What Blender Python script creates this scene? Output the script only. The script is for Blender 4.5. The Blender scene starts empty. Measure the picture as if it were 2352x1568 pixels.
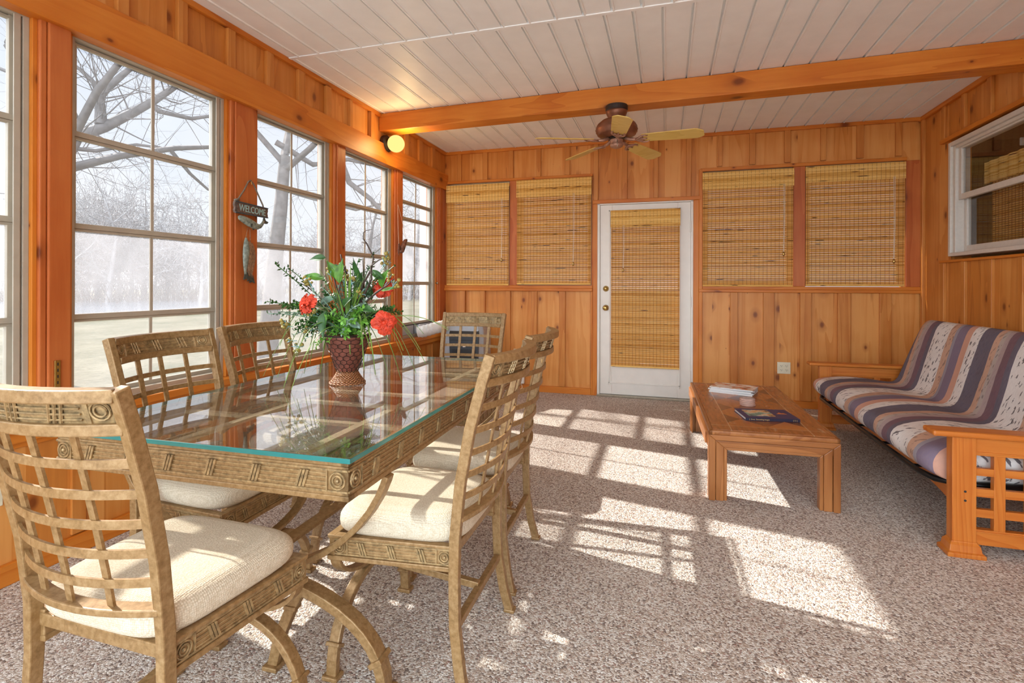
import bpy, bmesh, math, random
from mathutils import Vector, Matrix
R = random.Random(7)
PI = math.pi
S = bpy.context.scene
COL = S.collection

# ------------------------------------------------------------------ mesh helpers
class MB:
    def __init__(s): s.bm = bmesh.new(); s.mi = 0
    def face(s, vs):
        try:
            f = s.bm.faces.new(vs); f.material_index = s.mi; return f
        except ValueError: return None
    def obox(s, c, ax, ay, az, sx, sy, sz):
        c = Vector(c); ax = Vector(ax).normalized()*sx/2; ay = Vector(ay).normalized()*sy/2; az = Vector(az).normalized()*sz/2
        v = [s.bm.verts.new(c+i*ax+j*ay+k*az) for k in (-1,1) for j in (-1,1) for i in (-1,1)]
        for q in ((0,2,3,1),(4,5,7,6),(0,1,5,4),(2,6,7,3),(0,4,6,2),(1,3,7,5)): s.face([v[i] for i in q])
        return s
    def box(s, x0,x1,y0,y1,z0,z1):
        return s.obox(((x0+x1)/2,(y0+y1)/2,(z0+z1)/2),(1,0,0),(0,1,0),(0,0,1),abs(x1-x0),abs(y1-y0),abs(z1-z0))
    def rings(s, rings, closed=True, cap=True):
        vs = [[s.bm.verts.new(p) for p in r] for r in rings]
        n = len(vs[0])
        for a,b in zip(vs[:-1],vs[1:]):
            for i in range(n if closed else n-1):
                j=(i+1)%n; s.face([a[i],a[j],b[j],b[i]])
        if cap and closed:
            s.face(vs[0][::-1]); s.face(vs[-1])
        return s
    def tube(s, pts, r, n=8, cap=True):
        pts=[Vector(p) for p in pts]; m=len(pts)
        rr = r if isinstance(r,(list,tuple)) else [r]*m
        t0=(pts[1]-pts[0]).normalized()
        up=Vector((0,0,1)) if abs(t0.z)<.9 else Vector((1,0,0))
        a=t0.cross(up).normalized(); out=[]
        for i,p in enumerate(pts):
            t=(pts[min(i+1,m-1)]-pts[max(i-1,0)])
            t = t.normalized() if t.length>1e-9 else t0
            a=(a-t*a.dot(t)); a=a.normalized() if a.length>1e-6 else t.orthogonal().normalized()
            b=t.cross(a)
            out.append([p+rr[i]*(a*math.cos(2*PI*k/n)+b*math.sin(2*PI*k/n)) for k in range(n)])
        return s.rings(out,True,cap)
    def loop(s, pts, r, n=6):
        pts=list(pts); return s.tube(pts+[pts[0]],r,n,False)
    def sweep(s, pts, w, h, side):
        # rectangular bar: w measured along `side`, h across it
        pts=[Vector(p) for p in pts]; m=len(pts); out=[]; sd=Vector(side).normalized()
        for i,p in enumerate(pts):
            t=(pts[min(i+1,m-1)]-pts[max(i-1,0)]).normalized()
            a=(sd-t*sd.dot(t)).normalized(); b=t.cross(a)
            ww = w[i] if isinstance(w,(list,tuple)) else w
            hh = h[i] if isinstance(h,(list,tuple)) else h
            out.append([p+a*ww/2*i1+b*hh/2*j1 for i1,j1 in ((-1,-1),(1,-1),(1,1),(-1,1))])
        return s.rings(out)
    def lathe(s, prof, c=(0,0,0), n=32, cap=True, axis='z'):
        c=Vector(c); out=[]
        for r,z in prof:
            ring=[]
            for k in range(n):
                a=2*PI*k/n; x,y=r*math.cos(a),r*math.sin(a)
                ring.append(c+(Vector((x,y,z)) if axis=='z' else Vector((z,x,y)) if axis=='x' else Vector((y,z,x))))
            out.append(ring)
        return s.rings(out,True,cap)
    def prism(s, pts, d):
        a=[s.bm.verts.new(Vector(p)) for p in pts]; b=[s.bm.verts.new(Vector(p)+Vector(d)) for p in pts]; n=len(a)
        s.face(a[::-1]); s.face(b)
        for i in range(n): s.face([a[i],a[(i+1)%n],b[(i+1)%n],b[i]])
        return s
    def sheet(s, fn, nu, nv):
        g=[[s.bm.verts.new(fn(i/nu,j/nv)) for i in range(nu+1)] for j in range(nv+1)]
        for j in range(nv):
            for i in range(nu): s.face([g[j][i],g[j][i+1],g[j+1][i+1],g[j+1][i]])
        return s
    def ball(s, c, r, n=10, sc=(1,1,1)):
        c=Vector(c)
        prof=[(max(1e-4,math.sin(PI*i/n)),-math.cos(PI*i/n)) for i in range(n+1)]
        return s.rings([[c+Vector((r*sc[0]*pr*math.cos(2*PI*k/(n+2)),r*sc[1]*pr*math.sin(2*PI*k/(n+2)),r*sc[2]*z)) for k in range(n+2)] for pr,z in prof])
    def pillow(s, c, a, b, h, n=4.0, e=.45, taper=0., nu=48, nv=14):
        c=Vector(c); sg=lambda v,p: math.copysign(abs(v)**p,v); out=[]
        for j in range(nv+1):
            ph=-PI/2+PI*j/nv; cp=max(1e-3,math.cos(ph))**e; sp=sg(math.sin(ph),.75)
            ring=[]
            for i in range(nu):
                th=2*PI*i/nu; x=sg(math.cos(th),2/n)*cp; y=sg(math.sin(th),2/n)*cp
                ring.append(c+Vector((a*x*(1+taper*y),b*y,h*sp)))
            out.append(ring)
        return s.rings(out)

def part(mb, name, mat, parent=None, bevel=0., smooth=False, kind=None, label=None):
    me=bpy.data.meshes.new(name)
    bmesh.ops.recalc_face_normals(mb.bm, faces=mb.bm.faces)
    mb.bm.to_mesh(me); mb.bm.free()
    o=bpy.data.objects.new(name,me); COL.objects.link(o)
    for m in (mat if isinstance(mat,(list,tuple)) else [mat]): me.materials.append(m)
    if smooth:
        for p in me.polygons: p.use_smooth=True
    if bevel:
        b=o.modifiers.new('edge','BEVEL'); b.width=bevel; b.segments=2; b.limit_method='ANGLE'; b.angle_limit=math.radians(40)
    if parent: o.parent=parent
    if kind: o['kind']=kind
    if label: o['label']=label
    return o

def tag(o,label,cat,group=None,kind=None):
    o['label']=label; o['category']=cat
    if group: o['group']=group
    if kind: o['kind']=kind
    return o
def thing(name,label,cat,loc=(0,0,0),rz=0.,group=None):
    o=bpy.data.objects.new(name,None); COL.objects.link(o); o.location=loc; o.rotation_euler=(0,0,rz); o.empty_display_size=.1
    return tag(o,label,cat,group)
def struct_empty(name,label,cat):
    o=thing(name,label,cat); o['kind']='structure'; return o
def struct(mb,name,mat,label,cat,bevel=0.,smooth=False):
    o=part(mb,name,mat,None,bevel,smooth); return tag(o,label,cat,None,'structure')
def dup(root,loc,rz,label):
    r=root.copy(); COL.objects.link(r); r.location=loc; r.rotation_euler=(0,0,rz); r['label']=label
    for ch in list(root.children):
        c=ch.copy(); COL.objects.link(c); c.parent=r
        for g in list(ch.children):
            d=g.copy(); COL.objects.link(d); d.parent=c
    return r

# ------------------------------------------------------------------ materials
def lin(r,g,b):
    f=lambda c:(c/255/12.92) if c/255<=.04045 else ((c/255+.055)/1.055)**2.4
    return (f(r),f(g),f(b),1)
class NT:
    def __init__(s,name):
        s.m=bpy.data.materials.new(name); s.m.use_nodes=True; s.t=s.m.node_tree; s.t.nodes.clear()
        s.out=s.n('ShaderNodeOutputMaterial')
    def n(s,typ,**kw):
        d=s.t.nodes.new(typ)
        for k,v in kw.items():
            if k.startswith('_'): setattr(d,k[1:],v)
            else: s.set(d,k,v)
        return d
    def set(s,d,k,v):
        k=k.replace('_',' ') if isinstance(k,str) and k not in d.inputs.keys() else k
        if isinstance(k,str) and k.startswith('#'): k=int(k[1:])
        i=d.inputs[k]
        if isinstance(v,bpy.types.NodeSocket): s.t.links.new(v,i)
        elif hasattr(v,'outputs'): s.t.links.new(v.outputs[0],i)
        else: i.default_value=v
    def math(s,op,a,b=None,c=None):
        d=s.t.nodes.new('ShaderNodeMath'); d.operation=op
        for i,v in enumerate((a,b,c)):
            if v is not None: s.set(d,i,v) if not isinstance(v,(int,float)) else setattr(d.inputs[i],'default_value',v)
        return d.outputs[0]
    def set_i(s,d,i,v): s.set(d,i,v)
    def ramp(s,fac,stops,interp='LINEAR'):
        d=s.t.nodes.new('ShaderNodeValToRGB'); cr=d.color_ramp; cr.interpolation=interp
        while len(cr.elements)<len(stops): cr.elements.new(.5)
        for e,(p,c) in zip(cr.elements,stops): e.position=p; e.color=c
        s.t.links.new(fac,d.inputs[0]); return d.outputs[0]
    def mix(s,f,a,b,typ='MIX'):
        d=s.t.nodes.new('ShaderNodeMix'); d.data_type='RGBA'; d.blend_type=typ
        for i,v in ((0,f),(6,a),(7,b)):
            if isinstance(v,bpy.types.NodeSocket): s.t.links.new(v,d.inputs[i])
            else: d.inputs[i].default_value=v
        return d.outputs[2]
    def coord(s,kind='Object'):
        return s.t.nodes.new('ShaderNodeTexCoord').outputs[kind]
    def xyz(s,v):
        d=s.t.nodes.new('ShaderNodeSeparateXYZ'); s.t.links.new(v,d.inputs[0]); return d.outputs
    def comb(s,x,y,z):
        d=s.t.nodes.new('ShaderNodeCombineXYZ')
        for i,v in enumerate((x,y,z)):
            if isinstance(v,bpy.types.NodeSocket): s.t.links.new(v,d.inputs[i])
            else: d.inputs[i].default_value=v
        return d.outputs[0]
    def noise(s,v,scale,detail=4,rough=.55,dist=0.):
        d=s.t.nodes.new('ShaderNodeTexNoise'); s.t.links.new(v,d.inputs['Vector'])
        d.inputs['Scale'].default_value=scale; d.inputs['Detail'].default_value=detail; d.inputs['Roughness'].default_value=rough; d.inputs['Distortion'].default_value=dist
        return d.outputs
    def bsdf(s,color,rough=.5,metal=0.,spec=.5,bump=None,bstr=.3,bdist=.002,**kw):
        d=s.t.nodes.new('ShaderNodeBsdfPrincipled')
        for k,v in (('Base Color',color),('Roughness',rough),('Metallic',metal),('Specular IOR Level',spec)):
            if isinstance(v,bpy.types.NodeSocket): s.t.links.new(v,d.inputs[k])
            else: d.inputs[k].default_value=v
        for k,v in kw.items(): d.inputs[k.replace('_',' ')].default_value=v
        if bump is not None:
            b=s.t.nodes.new('ShaderNodeBump'); b.inputs['Strength'].default_value=bstr; b.inputs['Distance'].default_value=bdist
            s.t.links.new(bump,b.inputs['Height']); s.t.links.new(b.outputs[0],d.inputs['Normal'])
        return d.outputs[0]
    def done(s,sh): s.t.links.new(sh,s.out.inputs[0]); return s.m

def plain(name,rgb,rough=.5,metal=0.,spec=.5,var=.06,scale=40,bump=0.,**kw):
    t=NT(name); c=t.coord(); nz=t.noise(c,scale,3)[0]
    a=lin(*rgb); lo=tuple(x*(1-var*2) for x in a[:3])+(1,); hi=tuple(min(1,x*(1+var*2)) for x in a[:3])+(1,)
    col=t.ramp(nz,[(.3,lo),(.7,hi)])
    return t.done(t.bsdf(col,rough,metal,spec,bump=nz if bump else None,bstr=bump,**kw))

def wood(name,axis,light,mid,dark,board=None,bax=0,knots=True,rough=.42,grain=1.,dens=1.,seed=0.):
    """axis: grain direction 0/1/2; board: pitch of the boards along axis bax"""
    t=NT(name); c=t.xyz(t.coord()); k=[1.,1.,1.]; k[axis]=.07
    off=None
    if board:
        cell=t.math('FLOOR',t.math('DIVIDE',c[bax],board))
        wn=t.t.nodes.new('ShaderNodeTexWhiteNoise'); wn.noise_dimensions='1D'; t.t.links.new(t.math('ADD',cell,seed+3.3),wn.inputs['W']); off=wn.outputs[0]
    q=[]
    for i in range(3):
        v=t.math('MULTIPLY',c[i],k[i])
        if off is not None: v=t.math('ADD',v,t.math('MULTIPLY',off,(3.7,5.1,7.3)[i]))
        q.append(v)
    v=t.comb(*q)
    n1=t.noise(v,5,2,.5,.6)[0]
    rings=t.math('FRACT',t.math('MULTIPLY',n1,6*grain))
    rg=t.math('POWER',rings,2.2)
    n2=t.noise(v,45,4,.55)[0]; n3=t.noise(t.comb(*c),2.6,2)[0]
    tone=t.math('ADD',t.math('MULTIPLY',rg,.20),t.math('MULTIPLY',n2,.34))
    tone=t.math('ADD',tone,t.math('MULTIPLY',t.math('SUBTRACT',n3,.5),.5))
    if off is not None: tone=t.math('ADD',tone,t.math('MULTIPLY',t.math('SUBTRACT',off,.5),.42))
    col=t.ramp(tone,[(.05,light),(.36,mid),(.85,dark)])
    bump=n2
    if knots:
        o2=[i for i in range(3) if i!=axis]
        uu=t.math('MULTIPLY',t.math('ADD',c[o2[0]],c[o2[1]]),4.6*dens); vv=t.math('MULTIPLY',c[axis],3.0*dens)
        if off is not None: vv=t.math('ADD',vv,t.math('MULTIPLY',off,9.1))
        d=t.t.nodes.new('ShaderNodeTexVoronoi'); d.voronoi_dimensions='2D'; t.t.links.new(t.comb(uu,t.math('ADD',vv,seed*1.7),0.),d.inputs['Vector']); d.inputs['Scale'].default_value=1.
        sep=t.xyz(d.outputs['Color'])
        rad=t.math('ADD',t.math('MULTIPLY',t.math('MAXIMUM',t.math('SUBTRACT',sep[0],.52),.0),.30),.0001)
        dist=t.math('ADD',d.outputs['Distance'],t.math('MULTIPLY',t.math('SUBTRACT',n2,.5),.035))
        def disc(k0,k1):
            mr=t.t.nodes.new('ShaderNodeMapRange'); mr.clamp=True
            t.t.links.new(dist,mr.inputs['Value']); t.t.links.new(t.math('MULTIPLY',rad,k1),mr.inputs['From Max']); t.t.links.new(t.math('MULTIPLY',rad,k0),mr.inputs['From Min'])
            mr.inputs['To Min'].default_value=1.; mr.inputs['To Max'].default_value=0.; return mr.outputs[0]
        kd=(dark[0]*.42,dark[1]*.30,dark[2]*.34,1)
        col=t.mix(t.math('MULTIPLY',disc(.5,2.4),.55),col,dark)
        col=t.mix(t.math('MULTIPLY',disc(.4,1.),.75),col,kd)
    return t.done(t.bsdf(col,rough,0,.35,bump=bump,bstr=.10,bdist=.002))

OL,OM,OD=lin(222,154,82),lin(204,128,55),lin(156,82,28)
TL,TM,TD=lin(216,134,50),lin(196,108,30),lin(146,70,16)
M={}
M['boards_x']=wood('pine_boards_back',2,OL,OM,OD,.155,0,dens=1.1)
M['boards_y']=wood('pine_boards_side',2,OL,OM,OD,.155,1,dens=1.1,seed=5)
M['batten']=wood('pine_batten',2,lin(212,142,70),lin(188,112,44),OD,None,knots=False,seed=2)
M['trim_z']=wood('cedar_trim_upright',2,TL,TM,TD,None,dens=.8,seed=4)
M['trim_x']=wood('cedar_trim_across',0,TL,TM,TD,None,dens=.8,seed=6)
M['trim_y']=wood('cedar_trim_along',1,TL,TM,TD,None,dens=.8,seed=8)
M['post']=wood('cedar_post',2,lin(200,116,60),lin(180,92,42),lin(124,54,20),None,dens=.9,seed=9)
M['oakL']=wood('oak_futon_x',0,lin(204,124,52),lin(184,98,32),lin(138,70,18),None,knots=False,rough=.35,grain=2)
M['oakY']=wood('oak_futon_y',1,lin(204,124,52),lin(184,98,32),lin(138,70,18),None,knots=False,rough=.35,grain=2)
M['oakZ']=wood('oak_futon_z',2,lin(204,124,52),lin(184,98,32),lin(138,70,18),None,knots=False,rough=.35,grain=2)
WL,WM,WD=lin(176,116,66),lin(140,84,42),lin(90,50,22)
M['walX']=wood('maple_table_x',0,WL,WM,WD,None,knots=False,rough=.3)
M['walY']=wood('maple_table_y',1,WL,WM,WD,None,knots=False,rough=.3)
M['walZ']=wood('maple_table_z',2,WL,WM,WD,None,knots=False,rough=.3)

def carpet():
    t=NT('speckled_carpet'); c=t.coord()
    d=t.t.nodes.new('ShaderNodeTexVoronoi'); t.t.links.new(c,d.inputs['Vector']); d.inputs['Scale'].default_value=150
    s=t.xyz(d.outputs['Color'])
    col=t.ramp(s[0],[(0.,lin(108,90,80)),(.10,lin(182,162,144)),(.25,lin(218,206,192)),(.45,lin(238,232,222)),(.62,lin(200,182,164)),(.74,lin(248,244,236)),(.88,lin(152,136,124)),(.97,lin(164,122,108))],'CONSTANT')
    n=t.noise(c,26,4)[0]; big=t.noise(c,1.6,3)[0]
    col=t.mix(t.math('MULTIPLY',n,.30),col,lin(222,210,200))
    col=t.mix(.15,col,t.ramp(big,[(.35,lin(176,154,140)),(.65,lin(228,214,200))]))
    h=t.math('ADD',t.math('SUBTRACT',1.,d.outputs['Distance']),t.noise(c,320,2)[0])
    return t.done(t.bsdf(col,.95,0,.1,bump=h,bstr=.9,bdist=.006))
M['carpet']=carpet()
M['ceil']=plain('ceiling_vinyl',(243,243,242),.5,var=.015,scale=6)
M['groove']=plain('ceiling_groove',(196,190,182),.6,var=.02)
M['white']=plain('white_paint',(232,226,216),.4,var=.015,scale=8)
M['taupe']=plain('taupe_window_vinyl',(176,164,146),.42,var=.03,scale=14)
M['vinyl']=plain('white_window_vinyl',(214,206,196),.4,var=.02)
M['brass']=plain('satin_brass',(190,160,96),.28,1.)
M['nickel']=plain('satin_nickel',(176,166,148),.28,1.)
M['plate']=plain('almond_plastic',(226,216,188),.4,var=.02)
M['slotdark']=plain('slot_dark',(40,34,30),.6)
M['black']=plain('black_metal',(24,22,22),.3,.4)
M['bronze']=plain('fan_bronze',(132,84,62),.38,.55,var=.15,scale=12)
M['bronzedk']=plain('fan_bronze_dark',(52,40,36),.45,.3)
M['rose']=plain('rose_bronze',(168,126,106),.4,.4,var=.12,scale=30)
M['blade']=wood('fan_blade_maple',0,lin(226,196,116),lin(212,178,92),lin(186,146,66),None,knots=False,rough=.4,grain=1.5)
M['gold']=None
def gold():
    t=NT('antique_gold_metal'); c=t.coord(); n=t.noise(c,70,5,.65)[0]; n2=t.noise(c,9,3)[0]
    col=t.ramp(n,[(.28,lin(112,84,50)),(.5,lin(152,120,80)),(.72,lin(178,148,108))])
    col=t.mix(t.math('MULTIPLY',n2,.5),col,lin(150,114,64))
    return t.done(t.bsdf(col,.42,.22,.5,bump=n,bstr=.12,bdist=.001))
M['gold']=gold()
M['champagne']=plain('champagne_bar',(208,184,146),.45,.1,var=.06,scale=60)
M['goldrelief']=plain('antique_gold_relief',(160,134,94),.45,.4,var=.22,scale=70)
def fabric():
    t=NT('cream_basketweave'); o=t.coord()
    d=t.t.nodes.new('ShaderNodeTexVoronoi'); t.t.links.new(o,d.inputs['Vector']); d.inputs['Scale'].default_value=205; d.inputs['Randomness'].default_value=.35
    n=t.noise(o,30,3)[0]; h=d.outputs['Distance']
    col=t.ramp(h,[(.1,lin(230,219,198)),(.75,lin(190,174,148))])
    col=t.mix(t.math('MULTIPLY',n,.25),col,lin(208,194,170))
    return t.done(t.bsdf(col,.9,0,.15,bump=t.math('SUBTRACT',1.,h),bstr=.5,bdist=.003))
M['fabric']=fabric()
def schlick(t,f0=.04,p=5.):
    lw=t.t.nodes.new('ShaderNodeLayerWeight'); lw.inputs['Blend'].default_value=.5
    return t.math('ADD',t.math('MULTIPLY',t.math('POWER',lw.outputs['Facing'],p),1-f0),f0)
def clear(name,tint,f0=.045,p=5.,haze=0.,hcol=None,gloss=.0,grain=False):
    t=NT(name); tr=t.n('ShaderNodeBsdfTransparent',Color=tint); g=t.n('ShaderNodeBsdfGlossy',Roughness=gloss)
    base=tr.outputs[0]
    if haze:
        tl=t.n('ShaderNodeBsdfTranslucent',Color=hcol); df=t.n('ShaderNodeBsdfDiffuse',Color=hcol)
        mx=t.t.nodes.new('ShaderNodeMixShader'); mx.inputs[0].default_value=.25; t.t.links.new(tl.outputs[0],mx.inputs[1]); t.t.links.new(df.outputs[0],mx.inputs[2])
        m2=t.t.nodes.new('ShaderNodeMixShader')
        if grain:
            c=t.coord(); n=t.noise(c,420,2)[0]; n2=t.noise(c,3,3)[0]
            f=t.math('MULTIPLY',t.math('ADD',t.math('MULTIPLY',n,1.),t.math('MULTIPLY',n2,.9)),haze)
            t.t.links.new(f,m2.inputs[0])
        else: m2.inputs[0].default_value=haze
        t.t.links.new(base,m2.inputs[1]); t.t.links.new(mx.outputs[0],m2.inputs[2]); base=m2.outputs[0]
    m=t.t.nodes.new('ShaderNodeMixShader'); t.t.links.new(schlick(t,f0,p),m.inputs[0]); t.t.links.new(base,m.inputs[1]); t.t.links.new(g.outputs[0],m.inputs[2])
    return t.done(m.outputs[0])
HZ=lin(206,204,208)
M['pane_clear']=clear('vinyl_pane_upper',(.93,.94,.96,1),.03,5,.11,HZ,.03,True)
M['pane_haze']=clear('vinyl_pane_screened',(.86,.85,.86,1),.03,5,.36,HZ,.05,True)
M['pane_low']=clear('vinyl_pane_lower',(.88,.88,.87,1),.03,5,.18,HZ,.05,True)
M['glass']=clear('window_glass',(.86,.88,.88,1),.09,4.2)
M['tabletop']=clear('table_glass',(.96,.975,.97,1),.085,3.5,.045,(.86,.9,.92,1)); M['tableunder']=clear('table_glass_underside',(.97,.98,.975,1),.02,5.)
def teal():
    t=NT('table_glass_edge'); tl=t.bsdf(lin(52,150,148),.12,0,.6,Transmission_Weight=.35); return t.done(tl)
M['teal']=teal()
def bamboo(name,tr):
    t=NT(name); c=t.xyz(t.coord())
    row=t.math('FLOOR',t.math('DIVIDE',c[2],.0072)); 
    wn=t.t.nodes.new('ShaderNodeTexWhiteNoise'); wn.noise_dimensions='1D'; t.t.links.new(row,wn.inputs['W'])
    v=t.comb(t.math('ADD',t.math('MULTIPLY',c[0],9.),t.math('MULTIPLY',wn.outputs[0],40.)),t.math('MULTIPLY',c[1],9.),t.math('MULTIPLY',row,.37))
    n=t.noise(v,1.,4,.6)[0]
    tone=t.math('ADD',t.math('MULTIPLY',n,.55),t.math('MULTIPLY',wn.outputs[0],.45))
    col=t.ramp(tone,[(.2,lin(252,216,142)),(.5,lin(242,194,110)),(.75,lin(216,156,76))])
    mk=t.noise(v,.62,2,.4)[0]
    msk=t.ramp(t.math('ADD',mk,t.math('MULTIPLY',wn.outputs[0],.10)),[(.74,(0,0,0,1)),(.80,(1,1,1,1))])
    col=t.mix(msk,col,lin(92,58,44))
    d=t.n('ShaderNodeBsdfDiffuse',Color=col); tl=t.n('ShaderNodeBsdfTranslucent',Color=col)
    m=t.t.nodes.new('ShaderNodeMixShader'); m.inputs[0].default_value=tr
    t.t.links.new(d.outputs[0],m.inputs[1]); t.t.links.new(tl.outputs[0],m.inputs[2]); return t.done(m.outputs[0])
M['bamboo']=bamboo('bamboo_slats',.5); M['bamboo_v']=bamboo('bamboo_valance',.1)
M['string']=plain('blind_string',(150,92,44),.8)
M['cord']=plain('pale_cord',(226,206,176),.7)

# ------------------------------------------------------------------ camera, light, sky
cam=bpy.data.cameras.new('camera'); co=bpy.data.objects.new('camera',cam); COL.objects.link(co)
co.location=(2.505,-5.661,1.194)
co.rotation_euler=(Matrix.Rotation(.2887,3,'Z')@Matrix.Rotation(PI/2,3,'X')@Matrix.Rotation(.003,3,'Z')).to_euler()
cam.sensor_width=36; cam.lens=1198.8/2352*36; cam.shift_y=(652.67-784)/2352; cam.clip_start=.02; cam.clip_end=500
S.camera=co
sun=bpy.data.lights.new('sun','SUN'); sun.energy=9.2; sun.angle=math.radians(.7); sun.color=(1,.965,.90)
so=bpy.data.objects.new('sun',sun); COL.objects.link(so); so.location=(-8,2,6)
sdir=Vector((.976*math.cos(math.radians(33.5)),-.216*math.cos(math.radians(33.5)),-math.sin(math.radians(33.5))))
so.rotation_euler=sdir.to_track_quat('-Z','Y').to_euler()
def world():
    w=bpy.data.worlds.new('sky'); S.world=w; w.use_nodes=True; t=w.node_tree; t.nodes.clear()
    n=lambda k:t.nodes.new(k)
    out=n('ShaderNodeOutputWorld'); bg=n('ShaderNodeBackground'); tc=n('ShaderNodeTexCoord'); sp=n('ShaderNodeSeparateXYZ')
    t.links.new(tc.outputs['Generated'],sp.inputs[0])
    r=n('ShaderNodeValToRGB'); r.color_ramp.elements[0].position=.0; r.color_ramp.elements[0].color=(.90,.95,1.0,1)
    r.color_ramp.elements[1].position=.6; r.color_ramp.elements[1].color=(.62,.76,1.0,1)
    t.links.new(sp.outputs[2],r.inputs[0])
    no=n('ShaderNodeTexNoise'); no.inputs['Scale'].default_value=2.2; no.inputs['Detail'].default_value=5; t.links.new(tc.outputs['Generated'],no.inputs['Vector'])
    cr=n('ShaderNodeValToRGB'); cr.color_ramp.elements[0].position=.4; cr.color_ramp.elements[1].position=.7; t.links.new(no.outputs[0],cr.inputs[0])
    mx=n('ShaderNodeMix'); mx.data_type='RGBA'; t.links.new(cr.outputs[0],mx.inputs[0]); t.links.new(r.outputs[0],mx.inputs[6]); mx.inputs[7].default_value=(1,1,1,1)
    # added bright cool sky behind the camera, fill light through the omitted end wall
    mr=n('ShaderNodeMapRange'); t.links.new(sp.outputs[1],mr.inputs[0]); mr.inputs[1].default_value=-.15; mr.inputs[2].default_value=-.75; mr.inputs[3].default_value=SKY; mr.inputs[4].default_value=SKYFILL
    m2=n('ShaderNodeMix'); m2.data_type='RGBA'; mq=n('ShaderNodeMapRange'); t.links.new(sp.outputs[1],mq.inputs[0]); mq.inputs[1].default_value=-.1; mq.inputs[2].default_value=-.6
    t.links.new(mq.outputs[0],m2.inputs[0]); t.links.new(mx.outputs[2],m2.inputs[6]); m2.inputs[7].default_value=(.76,.89,1.0,1); t.links.new(m2.outputs[2],bg.inputs[0]); t.links.new(mr.outputs[0],bg.inputs[1]); t.links.new(bg.outputs[0],out.inputs[0])
SKY=.82; SKYFILL=5.5
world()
S.view_settings.view_transform='Standard'; S.view_settings.look='None'; S.view_settings.gamma=1; S.view_settings.use_curve_mapping=False
S.view_settings.exposure=0.3
S.cycles.transparent_max_bounces=24; S.cycles.max_bounces=10; S.cycles.diffuse_bounces=5

# ------------------------------------------------------------------ the setting
W=4.75; H=2.735; YB=-7.4
struct(MB().box(-.2,W+.2,YB,.2,-.12,0),'floor',M['carpet'],'speckled beige brown looped carpet covering the porch floor','carpet')
# ceiling of grooved planks running front to back
mb=MB()
prof=[]; x=-.05-.162+.211-.162
x=.211-.162*2
while x<W+.1:
    prof+= [(x-.009,H),(x-.008,H+.016),(x+.003,H+.016),(x+.004,H-.005),(x+.012,H-.005),(x+.015,H)]; x+=.162
for y0,y1,dx in ((YB,-2.675,.05),(-2.665,.1,0)):
    mb.rings([[(px+dx,y0,pz) for px,pz in prof],[(px+dx,y1,pz) for px,pz in prof]],False)
ce=struct(mb,'ceiling',M['ceil'],'white grooved plank ceiling of the porch','ceiling')
part(MB().box(-.05,W+.05,-2.684,-2.656,H-.006,H+.02),'seam_strip',M['ceil'],ce,.002)
part(MB().box(-.22,W+.3,YB,.35,H+.02,H+.14),'roof_deck',M['ceil'],ce)

def battens(parent,axis,lst,z0,z1,face,th,mat,sign):
    for a,b in lst:
        m=MB()
        if axis=='x': m.box(a,b,face-th*sign,face,z0,z1)
        else: m.box(face,face+th*sign,a,b,z0,z1)
        part(m,'batten',mat,parent,.003)

# --- back wall
mb=MB()
for x0,x1,z0,z1 in ((-.16,1.785,0,1.15),(2.765,W+.16,0,1.15),(-.16,W+.16,2.372,H+.02),(1.79,2.76,2.06,2.372),(-.16,.04,1.15,2.372),(.80,.885,1.15,2.372),(1.722,1.79,1.15,2.372),(2.76,2.852,1.15,2.372),(3.681,3.786,1.15,2.372),(4.611,W+.16,1.15,2.372)):
    mb.box(x0,x1,0,.12,z0,z1)
wb=struct(mb,'wall_back',M['boards_x'],'knotty pine board and batten wall with the white door','wall')
battens(wb,'x',[(.198,.263),(.446,.509),(.76,.811),(1.059,1.119),(1.37,1.438),(3.113,3.182),(3.416,3.514),(3.741,3.839),(4.062,4.167),(4.405,4.499)],.075,1.12,0,.027,M['batten'],1)
battens(wb,'x',[(.165,.213),(.481,.534),(.789,.84),(1.108,1.158),(1.427,1.485),(3.285,3.34),(3.601,3.655),(3.914,3.962),(4.217,4.274),(4.53,4.581)],2.39,2.70,0,.027,M['batten'],1)
battens(wb,'x',[(1.745,1.792),(2.047,2.099),(2.37,2.414),(2.694,2.74),(2.986,3.035)],2.10,2.70,0,.027,M['batten'],1) if False else battens(wb,'x',[(1.745,1.792),(2.047,2.099),(2.37,2.414),(2.694,2.74)],2.10,2.70,0,.027,M['batten'],1)
battens(wb,'x',[(2.986,3.035)],2.39,2.70,0,.027,M['batten'],1)
def trimbox(n,mat,label,*bx,bev=.004):
    m=MB()
    for b in bx: m.box(*b)
    return struct(m,'trim_%d'%n,mat,label,'trim',bev)
trimbox(1,M['trim_x'],'orange cedar ceiling moulding along the back wall top',(.02,W-.02,-.03,0,2.70,H))
trimbox(2,M['trim_x'],'cedar sill rail under the two left back blinds',(.0,1.735,-.045,0,1.12,1.15),(.0,1.735,-.03,.0,1.15,1.183))
trimbox(3,M['trim_x'],'cedar sill rail under the two right back blinds',(2.815,W,-.035,0,1.12,1.15),(2.85,W,-.025,0,1.15,1.18))
trimbox(4,M['trim_x'],'cedar head strip above the white door',(1.735,2.83,-.03,0,2.062,2.10))
trimbox(5,M['trim_x'],'cedar head strip above the two left back blinds',(.02,1.735,-.025,0,2.36,2.39))
trimbox(6,M['trim_x'],'cedar head strip above the two right back blinds',(2.83,4.62,-.025,0,2.345,2.378))
trimbox(7,M['trim_z'],'cedar upright left of the white door',(1.735,1.785,-.022,0,0,2.062),(1.722,1.738,-.028,0,.0,1.12))
trimbox(8,M['trim_z'],'cedar upright right of the white door',(2.762,2.815,-.022,0,0,2.062),(2.815,2.85,-.028,0,0,2.37))
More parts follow.
